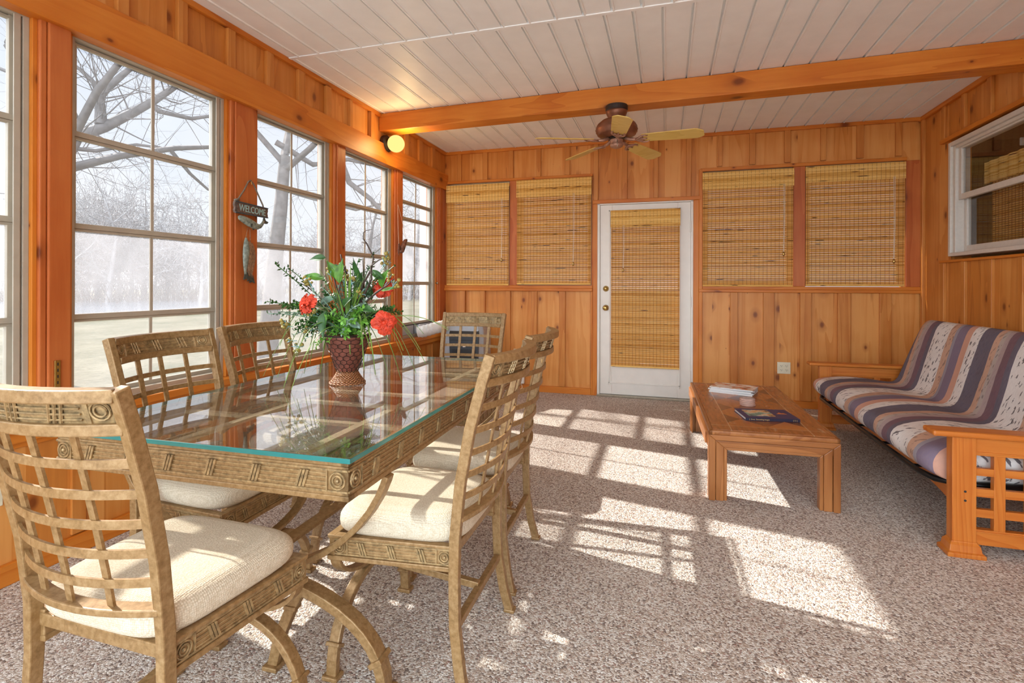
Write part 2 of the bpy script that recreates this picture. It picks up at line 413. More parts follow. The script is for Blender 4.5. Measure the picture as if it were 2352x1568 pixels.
trimbox(9,M['post'],'cedar upright between the two left back blinds',(.80,.885,-.02,0,1.183,2.36))
trimbox(10,M['post'],'wide cedar upright between the two right back blinds',(3.681,3.786,-.02,0,1.18,2.345))
trimbox(11,M['post'],'wide cedar board beside the right back corner',(4.615,4.735,-.015,0,1.18,2.345))
struct(MB().box(.02,1.72,-.022,0,0,.072).box(2.85,W,-.022,0,0,.072),'baseboard_back',M['trim_x'],'dark stained baseboard along the back wall','baseboard',.004)

# windows behind the blinds
for n,(x0,x1) in enumerate(((.04,.80),(.885,1.722),(2.852,3.681),(3.786,4.611))):
    lab=('corner window behind the leftmost back blind','window behind the second back blind from the left','window behind the blind just right of the door','window behind the rightmost back blind')[n]
    e=struct_empty('window_%d'%(n+7),lab,'window')
    m=MB()
    for b in ((x0,x0+.05,1.183,2.36),(x1-.05,x1,1.183,2.36),(x0+.05,x1-.05,1.183,1.23),(x0+.05,x1-.05,2.31,2.36)): m.box(b[0],b[1],.04,.09,b[2],b[3])
    part(m,'window_frame',M['taupe'],e,.003)
    part(MB().box(x0+.03,x1-.03,.06,.066,1.2,2.34),'pane',M['glass'],e)

# --- bamboo blinds
def blind(name,label,x0,x1,z0,z1,val,y,cord=None,skew=0.,rz=None,group='woven bamboo blinds on the back wall'):
    e=thing(name,label,'blind',(0,0,0),0,group)
    zz=z0; m=MB(); rows=0
    while zz<z1-.02:
        for h,g in ((.0074,.0002),(.0060,.0002),(.0058,.0018 if (rows*7)%5 else .0006)):
            j=R.uniform(-.0012,.0012)
            m.box(x0,x1,y-.002+j,y+.002+j,zz,zz+h); zz+=h+g
        rows+=1
    part(m,'slats',M['bamboo'],e)
    m=MB(); zz=val
    while zz<z1:
        h=R.choice((.0068,.0085,.006)); j=R.uniform(-.002,.002)
        m.box(x0-.004,x1+.006,y-.016+j,y-.011+j,zz,min(zz+h,z1)); zz+=h+.0006
    m.box(x0-.002,x1+.004,y-.011,y+.03,z1-.03,z1-.004)
    part(m,'valance',M['bamboo_v'],e,label='denser folded bamboo valance')
    m=MB(); k=int((x1-x0)/.036)
    for i in range(k+1):
        x=x0+.012+(x1-x0-.024)*i/k
        m.box(x-.0013,x+.0013,y-.0042,y-.003,z0,val+.01); m.box(x-.001,x+.001,y-.0175,y-.0165,val,z1)
    part(m,'warp_strings',M['string'],e)
    m=MB(); m.box(x0,x1,y-.006,y+.006,z0-.004,z0+.012); part(m,'bottom_rail',M['bamboo_v'],e,.001)
    if cord:
        cx,cz=cord
        m=MB().tube([(cx,y-.02,val+.02),(cx+.003,y-.022,(val+cz)/2),(cx,y-.02,cz)],.0022,6).tube([(cx+.012,y-.02,val+.02),(cx+.012,y-.022,(val+cz)/2),(cx+.004,y-.02,cz)],.0022,6)
        c=part(m,'pull_cord',M['cord'],e)
        part(MB().lathe([(.004,.03),(.009,.02),(.011,.0),(.006,-.012)],(cx+.002,y-.022,cz-.012),12),'cord_tassel',M['brass'],c,smooth=True)
    return e
blind('bamboo_blind','woven bamboo blind in the left corner beside the last window',.045,.796,1.186,2.334,2.138,-.045,(.715,1.47))
blind('bamboo_blind','woven bamboo blind hanging between the left corner blind and the door',.893,1.72,1.196,2.35,2.162,-.045,(1.53,1.42))
blind('bamboo_blind','long narrow bamboo blind mounted on the white door',1.935,2.628,.33,1.978,1.80,-.045,(2.06,1.35))
blind('bamboo_blind','woven bamboo blind just right of the white door',2.851,3.673,1.183,2.325,2.155,-.045,(3.585,1.50))
blind('bamboo_blind','woven bamboo blind farthest right, next to the right back corner',3.784,4.592,1.19,2.328,2.175,-.045,(4.50,1.42))

# --- door
dr=struct_empty('door_1','white exterior door with a bamboo blind and brass knobs','door')
m=MB().box(1.784,1.812,-.015,.10,0,2.06).box(2.738,2.762,-.015,.10,0,2.06).box(1.784,2.762,-.015,.10,2.048,2.062)
part(m,'door_frame',M['white'],dr,.003)
m=MB().box(1.814,1.94,0,.045,.022,2.046).box(2.61,2.736,0,.045,.022,2.046).box(1.94,2.61,0,.045,.022,.36).box(1.94,2.61,0,.045,1.95,2.046)
sl=part(m,'door_slab',M['white'],dr,.003)
part(MB().box(1.94,2.61,.02,.026,.36,1.95),'door_glass',M['glass'],sl)
m=MB()
for b in ((1.905,1.92,.12,1.99),(2.622,2.637,.12,1.99),(1.905,2.637,.14,.155),(1.905,2.637,1.975,1.99)): m.box(b[0],b[1],-.01,.004,b[2],b[3])
part(m,'panel_moulding',M['white'],sl,.003)
part(MB().box(1.784,2.762,-.05,.1,0,.02),'threshold',M['nickel'],dr,.003)
m=MB().lathe([(.032,0),(.032,-.008),(.012,-.012),(.011,-.03),(.024,-.04),(.029,-.052),(.024,-.064),(.006,-.068)],(1.876,0,.945),24,True,'y')
part(m,'door_knob',M['brass'],dr,smooth=True)
m=MB().lathe([(.032,0),(.03,-.012),(.018,-.02),(.017,-.028),(.004,-.03)],(1.876,0,1.15),24,True,'y')
part(m,'deadbolt',M['brass'],dr,smooth=True)
for z0,z1 in ((1.735,1.847),(.965,1.073),(.2,.31)): part(MB().box(2.728,2.744,-.016,-.0,z0,z1).tube([(2.737,-.016,z0),(2.737,-.016,z1)],.006,8),'hinge',M['white'],dr,.001)

# --- left wall
posts=[(-7.35,-7.1),(-6.22,-6.08),(-5.17,-5.03),(-4.14,-4.024),(-3.15,-2.945),(-2.136,-1.998),(-1.181,-1.043),(-.198,.12)]
wl=struct(MB().box(-.14,0,YB,.12,0,.60).box(-.14,0,YB,.12,2.36,H+.02),'wall_left',M['boards_y'],'knotty pine board wall under and above the row of porch windows','wall')
battens(wl,'y',[(-4.75,-4.70),(-4.42,-4.37),(-3.838,-3.782),(-3.519,-3.462),(-3.194,-3.136),(-2.881,-2.819),(-2.578,-2.509),(-2.265,-2.207),(-1.959,-1.922),(-1.646,-1.583),(-1.031,-.95),(-.721,-.63),(-.405,-.326)],2.47,2.70,0,.026,M['batten'],1)
battens(wl,'y',[(-4.68,-4.63),(-4.02,-3.96),(-3.55,-3.5),(-3.0,-2.95),(-2.5,-2.45),(-1.96,-1.91),(-1.55,-1.49),(-1.15,-1.1),(-.72,-.67),(-.36,-.31)],.09,.55,0,.014,M['batten'],1)
for i,(a,b) in enumerate(posts):
    lab='cedar window post '+('far behind the viewpoint','behind the viewpoint','beside the viewpoint','with the metal shelf strip','carrying the welcome sign','behind the flower arrangement','with the hanging driftwood','in the left back corner')[i]
    m=MB().box(-.14,-.012,a,b,.60,2.36).box(-.03,0.012,a+.028,b,.60,2.30).box(-.03,.004,a,a+.026,.6,2.30)
    struct(m,'trim_%d'%(20+i),M['post'],lab,'post',.005)
trimbox(30,M['trim_y'],'long orange cedar header beam above the porch windows',(-.03,.04,YB,0,2.29,2.47))
trimbox(31,M['trim_y'],'cedar ceiling moulding along the left wall top',(0,.028,YB,0,2.70,H))
trimbox(32,M['trim_y'],'cedar window sill ledge along the left wall',(-.10,.055,YB,0,.602,.64),(0,.035,YB,0,.555,.602),(0,.012,YB,0,.53,.555))
struct(MB().box(0,.022,YB,0,0,.085),'baseboard_left',M['trim_y'],'cedar baseboard along the left wall','baseboard',.004)

wlab=['porch window far behind the viewpoint','porch window behind the viewpoint','leftmost porch window partly cut by the photo edge','large porch window beside the near chair with branches outside','porch window right of the welcome sign with the big trunk outside','porch window behind the flowers','narrow looking porch window nearest the back corner','']
def pwindow(k,y0,y1):
    e=struct_empty('window_%d'%k if k>0 else 'window_%d'%(k+20),wlab[k+1],'window')
    X0,X1=-.12,-.05
    part(MB().box(-.14,-.012,y0,y0+.018,.64,2.34).box(-.14,-.012,y1-.018,y1,.64,2.34).box(-.14,-.012,y0,y1,2.322,2.345),'jamb_lining',M['trim_z'],e,.002)
    a,b=y0+.018,y1-.018
    m=MB()
    for i_,(p,q,r,s2) in enumerate(((a,a+.022,.641,2.321),(b-.022,b,.641,2.321),(a+.0005,b-.0005,2.285,2.322),(a+.0005,b-.0005,.64,.672))): m.box(X0-.001*(i_>1),-.03+.001*(i_>1),p,q,r,s2)
    for i in range(3): m.box(-.052+.008*i,-.046+.008*i,b-.03-.012*i,b-.018-.006*i,.66,2.30)
    part(m,'window_frame',M['taupe'],e,.002)
    levels=[2.285,1.862,1.446,1.032,.672] if k!=5 else [2.285,2.03,1.86,1.61,1.20,.775]
    mats=['pane_clear','pane_clear','pane_haze','pane_low'] if k!=5 else ['pane_clear','pane_clear','pane_haze','pane_haze','pane_low']
    a2,b2=a+.022,b-.022; n=len(levels)-1
    for i in range(n):
        z1,z0=levels[i],levels[i+1]; xo=-.075-.004*i
        m=MB(); r=.020
        m.box(xo-.008,xo+.012,a2,a2+.03,z0,z1).box(xo-.008,xo+.012,b2-.03,b2,z0,z1)
        m.box(xo-.0086,xo+.016,a2-.0006,b2+.0006,z0-.004,z0+r).box(xo-.0090,xo+.0130,a2-.0009,b2+.0009,z1-r*.8,z1-.0045)
        if i<n-1 or k!=5: m.box(xo+.004,xo+.0112,(a2+b2)/2-.0085,(a2+b2)/2+.0085,z0+.005,z1-.006)
        else: m.box(xo+.004,xo+.0112,(a2+b2)/2-.0085,(a2+b2)/2+.0085,z0+.005,z1-.006)
        sa=part(m,'sash',M['taupe'],e,.002)
        part(MB().sheet(lambda u,v:Vector((xo,a2+.02+(b2-a2-.04)*u,z0+.01+(z1-z0-.02)*v)),1,1),'pane',M[mats[i]],sa)
    return e
for k in range(7):
    pwindow(k-1 if k<1 else k-1, posts[k][1], posts[k+1][0])

# --- right wall (the house side) with a double hung window
m=MB().box(W,W+.14,YB,.12,0,1.40).box(W,W+.14,YB,.12,2.39,H+.02).box(W,W+.14,-.50,.12,1.40,2.39).box(W,W+.14,YB,-1.75,1.40,2.39)
wr=struct(m,'wall_right',M['boards_y'],'knotty pine board and batten wall behind the futon','wall')
battens(wr,'y',[(-.06,-.015)],0.05,2.70,W,.025,M['batten'],-1)
battens(wr,'y',[(-.432,-.38),(-.755,-.70),(-1.11,-1.06),(-1.45,-1.40),(-1.78,-1.73),(-2.1,-2.05),(-2.43,-2.38),(-2.76,-2.71)],.05,1.385,W,.024,M['batten'],-1)
battens(wr,'y',[(-.44,-.39),(-.75,-.70),(-1.10,-1.045),(-1.45,-1.4),(-1.8,-1.75)],2.42,2.70,W,.024,M['batten'],-1)
trimbox(40,M['trim_y'],'cedar ceiling moulding along the right wall top',(W-.03,W,YB,0,2.695,H))
trimbox(41,M['trim_y'],'thin cedar strip below the house window',(W-.03,W,-1.9,-.37,1.385,1.405))
trimbox(42,M['trim_y'],'cedar strip above the house window',(W-.035,W,-1.9,-.39,2.385,2.42))
struct(MB().box(W-.02,W,YB,0,0,.075),'baseboard_right',M['trim_y'],'cedar baseboard along the right wall behind the futon','baseboard',.004)
wn=struct_empty('window_11','white double hung house window on the right wall','window')
y0,y1,z0,z1=-1.75,-.52,1.432,2.362
m=MB()
for (a,b,c,d) in ((y1-.035,y1,z0,z1),(y0,y0+.035,z0,z1),(y0+.035,y1-.035,z0,z0+.03),(y0+.035,y1-.035,z1-.035,z1)): m.box(W-.03,W+.10,a,b,c,d)
for (a,b,c,d) in ((y1-.075,y1-.0352,z0+.03,z1-.0352),(y0+.0352,y0+.075,z0+.03,z1-.0352),(y0+.075,y1-.075,z1-.06,z1-.0352)): m.box(W-.012,W+.09,a,b,c,d)
part(m,'window_frame',M['vinyl'],wn,.004)
for x,c,d in ((.045,1.47,1.93),(.008,1.885,2.325)):
    m=MB(); a,b=y0+.06,y1-.075
    for (p,q,r,s2) in ((a,a+.045,c,d),(b-.045,b,c,d),(a+.045,b-.045,c,c+.045),(a+.045,b-.045,d-.035,d)): m.box(W+x,W+x+.03,p,q,r,s2)
    sa=part(m,'sash',M['vinyl'],wn,.003)
    part(MB().sheet(lambda u,v:Vector((W+x+.015,a+.03+(b-a-.06)*u,c+.03+(d-c-.06)*v)),1,1),'pane',M['glass'],sa)
# dim house room behind it
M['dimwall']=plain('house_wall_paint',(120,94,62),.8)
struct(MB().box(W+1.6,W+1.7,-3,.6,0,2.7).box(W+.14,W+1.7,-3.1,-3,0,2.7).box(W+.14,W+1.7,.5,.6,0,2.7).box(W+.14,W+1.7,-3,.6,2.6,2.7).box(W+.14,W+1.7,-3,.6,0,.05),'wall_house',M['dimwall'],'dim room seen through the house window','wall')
e=thing('bamboo_blind','dim bamboo blind hanging inside the house behind the window glass','blind')
m=MB(); zz=1.45
while zz<2.06: m.box(W+.20,W+.206,-1.74,-.66,zz,zz+.012); zz+=.0165
part(m,'slats',M['bamboo'],e)
m=MB()
for i in range(27): m.box(W+.197,W+.199,-.67-.04*i-.0015,-.67-.04*i+.0015,1.45,2.07)
part(m,'warp_strings',M['string'],e)
part(MB().sheet(lambda u,v:Vector((W+.175+.006*math.sin(u*60),-1.74+1.13*u,2.0+.17*v)),80,3),'valance',M['bamboo_v'],e)
e=thing('light_fixture','pale blue strip light seen high behind the house window glass','light')
part(MB().box(W+.25,W+.33,-1.65,-.92,2.235,2.275).box(W+.24,W+.34,-.925,-.91,2.225,2.285),'housing',M['vinyl'],e,.006)
part(MB().tube([(W+.29,-1.62,2.226),(W+.29,-.93,2.226)],.016,12),'tube',M['white'],e,smooth=True)

# --- ceiling beam
mb=MB().prism([(0.002,-1.48,2.575),(W,-1.65,2.575),(W,-1.65,H-.003),(0.002,-1.48,H-.003)],(.006,.165,0))
struct(mb,'trim_50',M['trim_x'],'orange cedar beam crossing the ceiling above the fan','beam',.006)

# ------------------------------------------------------------------ relief ornament shared by chairs and table
def fret(mb,p0,p1,z0,z1,nrm,blocks,ros=True,d=.004):
    p0,p1=Vector(p0),Vector(p1); u=(p1-p0); L=u.length; u.normalize(); n=Vector(nrm).normalized(); zc=(z0+z1)/2; h=z1-z0; Z=Vector((0,0,1))
    def bar(a,b,zz,hh,dd): mb.obox(p0+u*(a+b)/2+Z*zz+n*dd/2,u,n,Z,abs(b-a),dd,hh)
    e=h*1.0 if ros else 0
    for zz in (z0+.003,z1-.003): bar(0,L,zz,.005,d*.7)
    for k in range(4): bar(e,L-e,z0+h*(.22+.187*k),h*.055,d*.45)
    if ros:
        for c in (e*.5,L-e*.5):
            for r in (h*.36,h*.22):
                mb.loop([p0+u*(c+r*math.cos(a))+Z*(zc+r*math.sin(a))+n*.002 for a in [2*PI*i/16 for i in range(16)]],h*.05,5)
            mb.ball(p0+u*c+Z*zc+n*.002,h*.10,6)
        bar(e-.002,e+.002,zc,h*.95,d); bar(L-e-.002,L-e+.002,zc,h*.95,d)
    for i in range(blocks):
        c=e+(L-2*e)*(i+.5)/blocks
        for s in (-1,0,1):
            mb.obox(p0+u*(c+s*h*.17)+Z*zc+n*d*.7,u+Z*.0,n,(Z+u*.32),h*.12,d*1.0,h*.78)

# ------------------------------------------------------------------ dining chair
def chair(label):
    t=thing('dining_chair',label,'chair',(0,0,0),0,'dining chairs round the glass table')
    G=M['gold']
    bow=lambda x,w,k: -k*(1-(x/w)**2)
    for s in (-1,1):
        pts=[(s*.226,-.236,0),(s*.216,-.214,.09),(s*.208,-.196,.21),(s*.203,-.192,.34),(s*.203,-.194,.46),(s*.206,-.211,.62),(s*.211,-.242,.78),(s*.216,-.281,.92),(s*.218,-.305,.995)]
        m=MB().sweep(pts,.0245,.031,(1,0,0)); m.box(s*.226-.017,s*.226+.017,-.256,-.216,0,.012)
        part(m,'rear_leg',G,t,.003)
    def arc(z,y0,w,k,n=14): return [(w*(2*i/n-1),y0+bow(w*(2*i/n-1),w,k),z) for i in range(n+1)]
    m=MB().sweep(arc(.982,-.301,.212,.055),.026,.036,(0,0,1)).sweep(arc(.914,-.279,.208,.055),.024,.036,(0,0,1))
    tr=part(m,'top_rail',G,t,.003)
    m=MB()
    def pan(u,v):
        w=.206; x=w*(2*u-1); return Vector((x,-.289+bow(x,w,.055)+.004-.018*(v-.5)*.9,.922+.058*v))
    m.sheet(pan,24,2); m.sheet(lambda u,v:pan(u,v)+Vector((0,-.008,0)),24,2)
    def on(x,v): 
        w=.206; return Vector((x,-.289+bow(x,w,.055)+.006-.018*(v-.5)*.9,.922+.058*v))
    for v in (.2,.4,.6,.8): m.tube([on(-.145+.29*i/14,v) for i in range(15)],.0022,5)
    for v in (.2,.4,.6,.8): m.tube([on(-.145+.29*i/14,v)+Vector((0,-.013,0)) for i in range(15)],.0022,5)
    for c in (-.178,.178):
        for rr in (.018,.011):
            for dy in (0,-.013): m.loop([on(c+rr*math.cos(a)*.9,.5+rr*math.sin(a)/.058)+Vector((0,dy,0)) for a in [2*PI*i/14 for i in range(14)]],.0025,5)
    for c in (-.152,.152): m.tube([on(c,0.02)+Vector((0,-.006,0)),on(c,.98)+Vector((0,-.006,0))],.008,6)
    for c in (-.1,0,.1):
        for k in (-.012,0,.012):
            for dy in (0,-.013): m.tube([on(c+k-.006,.1)+Vector((0,dy,0)),on(c+k+.006,.9)+Vector((0,dy,0))],.003,5)
    part(m,'carved_panel',M['goldrelief'],tr,smooth=False)
    def yb(z): return -.194-.088*max(0,(z-.46)/.456)**1.25
    def wb(z): return .2+.008*max(0,(z-.46)/.456)
    m=MB().sweep(arc(.515,yb(.515),wb(.515),.042),.016,.034,(0,0,1)); part(m,'lower_rail',G,t,.003)
    m=MB()
    for k in range(5):
        z=.905-.0655*(k+1); m.sweep(arc(z,yb(z),wb(z),.05),.018,.006,(0,0,1))
    part(m,'cross_slats',G,t)
    for f in (-.5,0,.5):
        pts=[(f*wb(z),yb(z)-.05*(1-f*f)+.007,z) for z in (.52,.6,.7,.8,.905)]
        part(MB().sweep(pts,.018,.006,(1,0,0)),'upright_slat',G,t)
    # seat frame
    F=[(-.236,.205),(.236,.205),(.2,-.188),(-.2,-.188)]
    m=MB()
    for i in range(4):
        a,b=Vector((*F[i],0)),Vector((*F[(i+1)%4],0)); u=(b-a).normalized(); n=Vector((u.y,-u.x,0)); n=-n if n.dot(a+b)<0 else n
        if i==2:
            m.obox((a+b)/2+Vector((0,0,.412))-n*.012,u,n,(0,0,1),(b-a).length,.026,.03); continue
        e_=.0007*(i%2)
        m.obox((a+b)/2+Vector((0,0,.398))-n*.011,u,n,(0,0,1),(b-a).length-e_*2,.018,.066)
        m.obox((a+b)/2+Vector((0,0,.429-e_))-n*.009,u,n,(0,0,1),(b-a).length+.004-e_*4,.026,.010)
        m.obox((a+b)/2+Vector((0,0,.365+e_))-n*.009,u,n,(0,0,1),(b-a).length+.004-e_*4,.028,.014)
    sf=part(m,'seat_frame',G,t,.0025)
    m=MB()
    for i in (0,1,3):
        a,b=Vector((*F[i],0)),Vector((*F[(i+1)%4],0)); u=(b-a).normalized(); n=Vector((u.y,-u.x,0)); n=-n if n.dot(a+b)<0 else n
        fret(m,a+u*.004-n*.002,b-u*.012-n*.002,.374,.423,n,3 if i else 4)
    part(m,'carved_frieze',M['goldrelief'],sf)
    m=MB().pillow((0,.0,.466),.222,.212,.046,5.,.32,.085); part(m,'seat_cushion',M['fabric'],t,smooth=True)
    # curule front: cup above, arched legs below
    y=.19; n=18
    m=MB().sweep([(.222*math.cos(PI+PI*i/n),y,.362+.104*math.sin(PI+PI*i/n)) for i in range(n+1)],.034,.012,(0,1,0)); part(m,'front_cup',G,t,.002)
    for s in (-1,1):
        pts=[(s*.236*math.sin(PI/2*i/10),y,.006+.24*math.cos(PI/2*i/10)**.85) for i in range(11)]
        m=MB().sweep(pts,.034,.022,(0,1,0))
        q=Vector(pts[8]); m.obox(q,(1,0,-1.6*s) if s>0 else (1,0,1.6),(0,1,0),(1,0,.6*s),.012,.046,.036)
        m.box(s*.236-.02,s*.236+.02,y-.026,y+.026,0,.014)
        part(m,'front_leg',G,t,.003)
    part(MB().sweep([(-.208,-.196,.205),(.208,-.196,.205)],.022,.022,(0,0,1)),'stretcher',G,t,.002)
    part(MB().sweep([(0,y-.01,.252),(0,-.196,.214)],.022,.022,(1,0,0)),'stretcher',G,t,.002)
    return t
ch=chair('gold metal dining chair nearest the viewpoint, seen from behind at the table end')
ch.location=(1.30,-4.622,0); ch.rotation_euler=(0,0,math.radians(-.7))
dup(ch,(1.724,-4.060,0),math.radians(90.7),'right-hand gold dining chair nearer the viewpoint, its lattice back to the carpet')
dup(ch,(1.689,-3.51,0),math.radians(91.8),'gold dining chair on the carpet side of the table, farther of the two')
dup(ch,(.893,-4.06,0),math.radians(-88.3),'gold dining chair before the large window, next to the nearest chair')
dup(ch,(.848,-3.525,0),math.radians(-86.4),'gold dining chair below the welcome sign post, half behind the flowers')
dup(ch,(1.226,-2.589,0),math.radians(178.6),'gold dining chair at the far table end in front of the air conditioner')

# ------------------------------------------------------------------ dining table
tb=thing('dining_table','gold metal dining table with a clear glass top and fluted apron','table',(1.212,-3.655,0),math.radians(1.5))
hw,hl=.51,.882; G=M['gold']
m=MB().box(-hw,hw,-hl,hl,.741,.755)
g=part(m,'glass_top',[M['tabletop'],M['teal'],M['tableunder']],tb,.002)
for p in g.data.polygons:
    p.material_index=1 if abs(p.normal.z)<.5 else 0 if p.normal.z>0 else 2
aw,al=hw-.012,hl-.012
m=MB()
for s in (-1,1):
    m.box(s*aw-.022*(s>0),s*aw+.022*(s<0),-al,al,.652,.728); m.box(s*aw-.026*(s>0)+.002,s*aw+.026*(s<0)+.002*0,-al,al,.728,.741)
    m.box(-aw,aw,s*al-.022*(s>0),s*al+.022*(s<0),.652,.728); m.box(-aw,aw,s*al-.03*(s>0),s*al+.03*(s<0),.728,.741)
    m.box(s*(aw+.003)-.03*(s>0),s*(aw+.003)+.03*(s<0),-al-.003,al+.003,.640,.655); m.box(-aw-.003,aw+.003,s*(al+.003)-.03*(s>0),s*(al+.003)+.03*(s<0),.640,.655)
ap=part(m,'apron',G,tb,.003)
m=MB()
for s in (-1,1):
    fret(m,(s*aw,-al,0),(s*aw,al,0),.662,.722,(s,0,0),11,d=.005); fret(m,(-aw,s*al,0),(aw,s*al,0),.662,.722,(0,s,0),6,d=.005)
part(m,'fluted_frieze',M['goldrelief'],ap)
m=MB()
for x in (-.17,.27): m.box(x-.016,x+.016,-al+.02,al-.02,.70,.712)
for y in (-.43,-.16,.05,.32,.60): m.box(-aw+.02,aw-.02,y-.014,y+.014,.699,.711)
part(m,'support_grid',M['champagne'],tb,.001,label='pale lattice bars under the glass')
n=20
for y in (-.665,.665):
    xs=[.50*math.sin(PI*(i/n-.5)) for i in range(n+1)]
    m=MB().sweep([(x,y,.675-.37*max(0,1-(x/.506)**2)**.62) for x in xs],.042,.018,(0,1,0)); part(m,'cradle_arm',G,tb,.003)
    for s in (-1,1):
        pts=[(s*.49*math.sin(PI/2*i/12),y,.008+.287*math.cos(PI/2*i/12)**.85) for i in range(13)]
        m=MB().sweep(pts,.046,.030,(0,1,0)); q=Vector(pts[10])
        m.obox(q,(.55,0,-.83*s) if s>0 else (.55,0,.83),(0,1,0),(.83,0,.55*s),.016,.062,.046)
        m.box(s*.49-.026,s*.49+.026,y-.034,y+.034,0,.016)
        part(m,'leg',G,tb,.003)
part(MB().sweep([(0,-.665,.288),(0,.665,.288)],.05,.014,(1,0,0)),'stretcher',G,tb,.002)
m=MB().sweep([(.20,-.64,.262),(.165,-.645,.20),(.125,-.655,.10),(.105,-.66,.008)],.034,.024,(1,0,0)); m.box(.08,.132,-.685,-.636,0,.014); m.obox((.16,-.645,.19),(1,0,0),(0,1,0),(0,0,1),.042,.034,.014)
part(m,'prop_leg',G,tb,.003)

# ------------------------------------------------------------------ flower arrangement in the wire vase
fa=thing('flower_arrangement','artificial flower arrangement with red blooms in a wire wrapped vase on the glass table','flowers',(1.152,-3.655,.7555),0)
M['clay']=plain('vase_clay',(120,66,52),.45,0,.5,var=.18,scale=30)
M['wire']=plain('vase_wire',(46,40,38),.4,.6)
def wick():
    t=NT('wicker'); c=t.xyz(t.coord()); h=t.math('MULTIPLY',t.math('SINE',t.math('MULTIPLY',t.math('ARCTAN2',c[1],c[0]),26.)),t.math('SINE',t.math('MULTIPLY',c[2],700.)))
    col=t.ramp(h,[(.0,lin(120,66,30)),(.5,lin(186,124,74)),(.9,lin(222,172,120))]); return t.done(t.bsdf(col,.55,bump=h,bstr=.6,bdist=.004))
M['wicker']=wick()
vr=lambda z: .040+.056*((z-.055)/.16)**.88
m=MB().lathe([(.036,.05)]+[(vr(.055+.16*i/12),.055+.16*i/12) for i in range(13)]+[(.089,.218),(.084,.20),(.03,.19)],(0,0,0),40)
va=part(m,'vase',M['clay'],fa,smooth=True)
m=MB(); nz,na=9,15
def wp(a,z): r=vr(min(.215,max(.0551,z)))+.005; return Vector((r*math.cos(a),r*math.sin(a),z))
for j in range(nz+1):
    z=.055+.16*j/nz; dz=.16/nz
    for i in range(na):
        a=2*PI*(i+.5*(j%2))/na; da=PI/na
        m.tube([wp(a,z-dz*.17),wp(a+da,z+dz*.17)],.0010,4); m.tube([wp(a,z-dz*.17),wp(a-da,z+dz*.17)],.0010,4)
        if j<nz: m.tube([wp(a+da,z+dz*.17),wp(a+da,z+dz*.83)],.0016,4)
m.loop([wp(2*PI*i/24,.213) for i in range(24)],.003)
part(m,'wire_mesh',M['wire'],va)
m=MB()
for j in range(8):
    z=.004+.0068*j; r=.074-.033*(j/7)**.8
    m.loop([(r*math.cos(2*PI*i/36),r*math.sin(2*PI*i/36),z+.0022*(i%2)) for i in range(36)],.0046,6)
m.lathe([(.064,.001),(.062,.006),(.032,.055)],(0,0,0),24)
part(m,'wicker_foot',M['wicker'],fa,smooth=True)
M['leafd']=plain('leaf_dark',(52,92,40),.4,0,.5,var=.25,scale=25); M['leafg']=plain('leaf_green',(92,140,48),.4,0,.5,var=.25,scale=25)
M['leafs']=plain('leaf_silver',(120,148,128),.5,0,.5,var=.2,scale=25); M['blade']=M['blade']; M['grass']=plain('grass_blade',(108,142,60),.45,var=.2,scale=20)
M['twig']=plain('twig_bark',(70,54,44),.7,var=.2); M['red']=plain('red_petal',(212,72,46),.5,0,.3,var=.15,scale=40); M['pod']=plain('olive_pod',(146,128,62),.6,var=.25); M['tealst']=plain('teal_stem',(112,170,176),.6)
M['ivy']=plain('ivy_fresh',(96,150,52),.45,var=.3,scale=40)
K=.00217; KZ=.00187
def P(px,py,d=0.): return Vector(((px-795)*K+d*.28,d,(886-py)*KZ))
def curve(a,b,bend,n=10):
    a,b,bend=Vector(a),Vector(b),Vector(bend); return [a*(1-t)**2+2*t*(1-t)*((a+b)/2+bend)+b*t*t for t in [i/n for i in range(n+1)]]
def leaf(c,dirv,L,Wd,nrm,mat,curl=.15):
    c=Vector(c); u=Vector(dirv).normalized(); n=Vector(nrm).normalized(); s=u.cross(n).normalized(); n=s.cross(u)
    m=MB()
    def f(a,b):
        w=Wd*math.sin(PI*min(1,a*1.02)**.75)*(1-a*.15); x=(b-.5)*w
        return c+u*L*a+s*x+n*(abs(b-.5)*w*.5-curl*L*a*a)
    m.sheet(f,10,4); m.tube([f(i/8,.5)+n*.001 for i in range(9)],.0014,4)
    o=part(m,'leaf',mat,fa,smooth=True); return o
core=P(795,770)
for (x,y,d,dx,dy,L,w,mt) in ((722,640,.03,-70,20,.11,.045,'leafg'),(752,590,-.02,-62,-2,.10,.04,'leafd'),(706,702,.0,-36,1,.10,.035,'leafg'),(755,640,.05,-20,48,.12,.06,'leafg'),(772,715,-.06,2,-66,.14,.075,'leafd'),
    (752,718,-.05,-40,-40,.12,.05,'leafd'),(748,700,-.04,42,26,.11,.045,'leafs'),(788,650,-.03,12,60,.13,.06,'leafg'),(812,640,.04,-10,44,.12,.05,'leafd'),(868,640,.02,-40,26,.12,.04,'leafd'),
    (852,660,.05,20,48,.11,.06,'leafg'),(872,668,.0,32,10,.11,.022,'leafg'),(846,712,-.05,36,6,.12,.05,'leafd'),(830,690,.05,-14,60,.11,.05,'leafd'),(700,628,.02,-34,-30,.09,.035,'leafg'),(745,700,.08,-30,30,.10,.05,'leafd'),(776,668,.09,10,40,.12,.06,'leafd'),(806,706,-.05,30,30,.10,.05,'leafd'),(822,735,-.06,26,-14,.09,.05,'leafs')):
    leaf(P(x,y,d),Vector((dx*K,R.uniform(-.05,.02),dy*KZ)),L*.86,w*.86,(R.uniform(-.4,.4),-1,R.uniform(.2,.8)),M[mt],R.uniform(.05,.3))
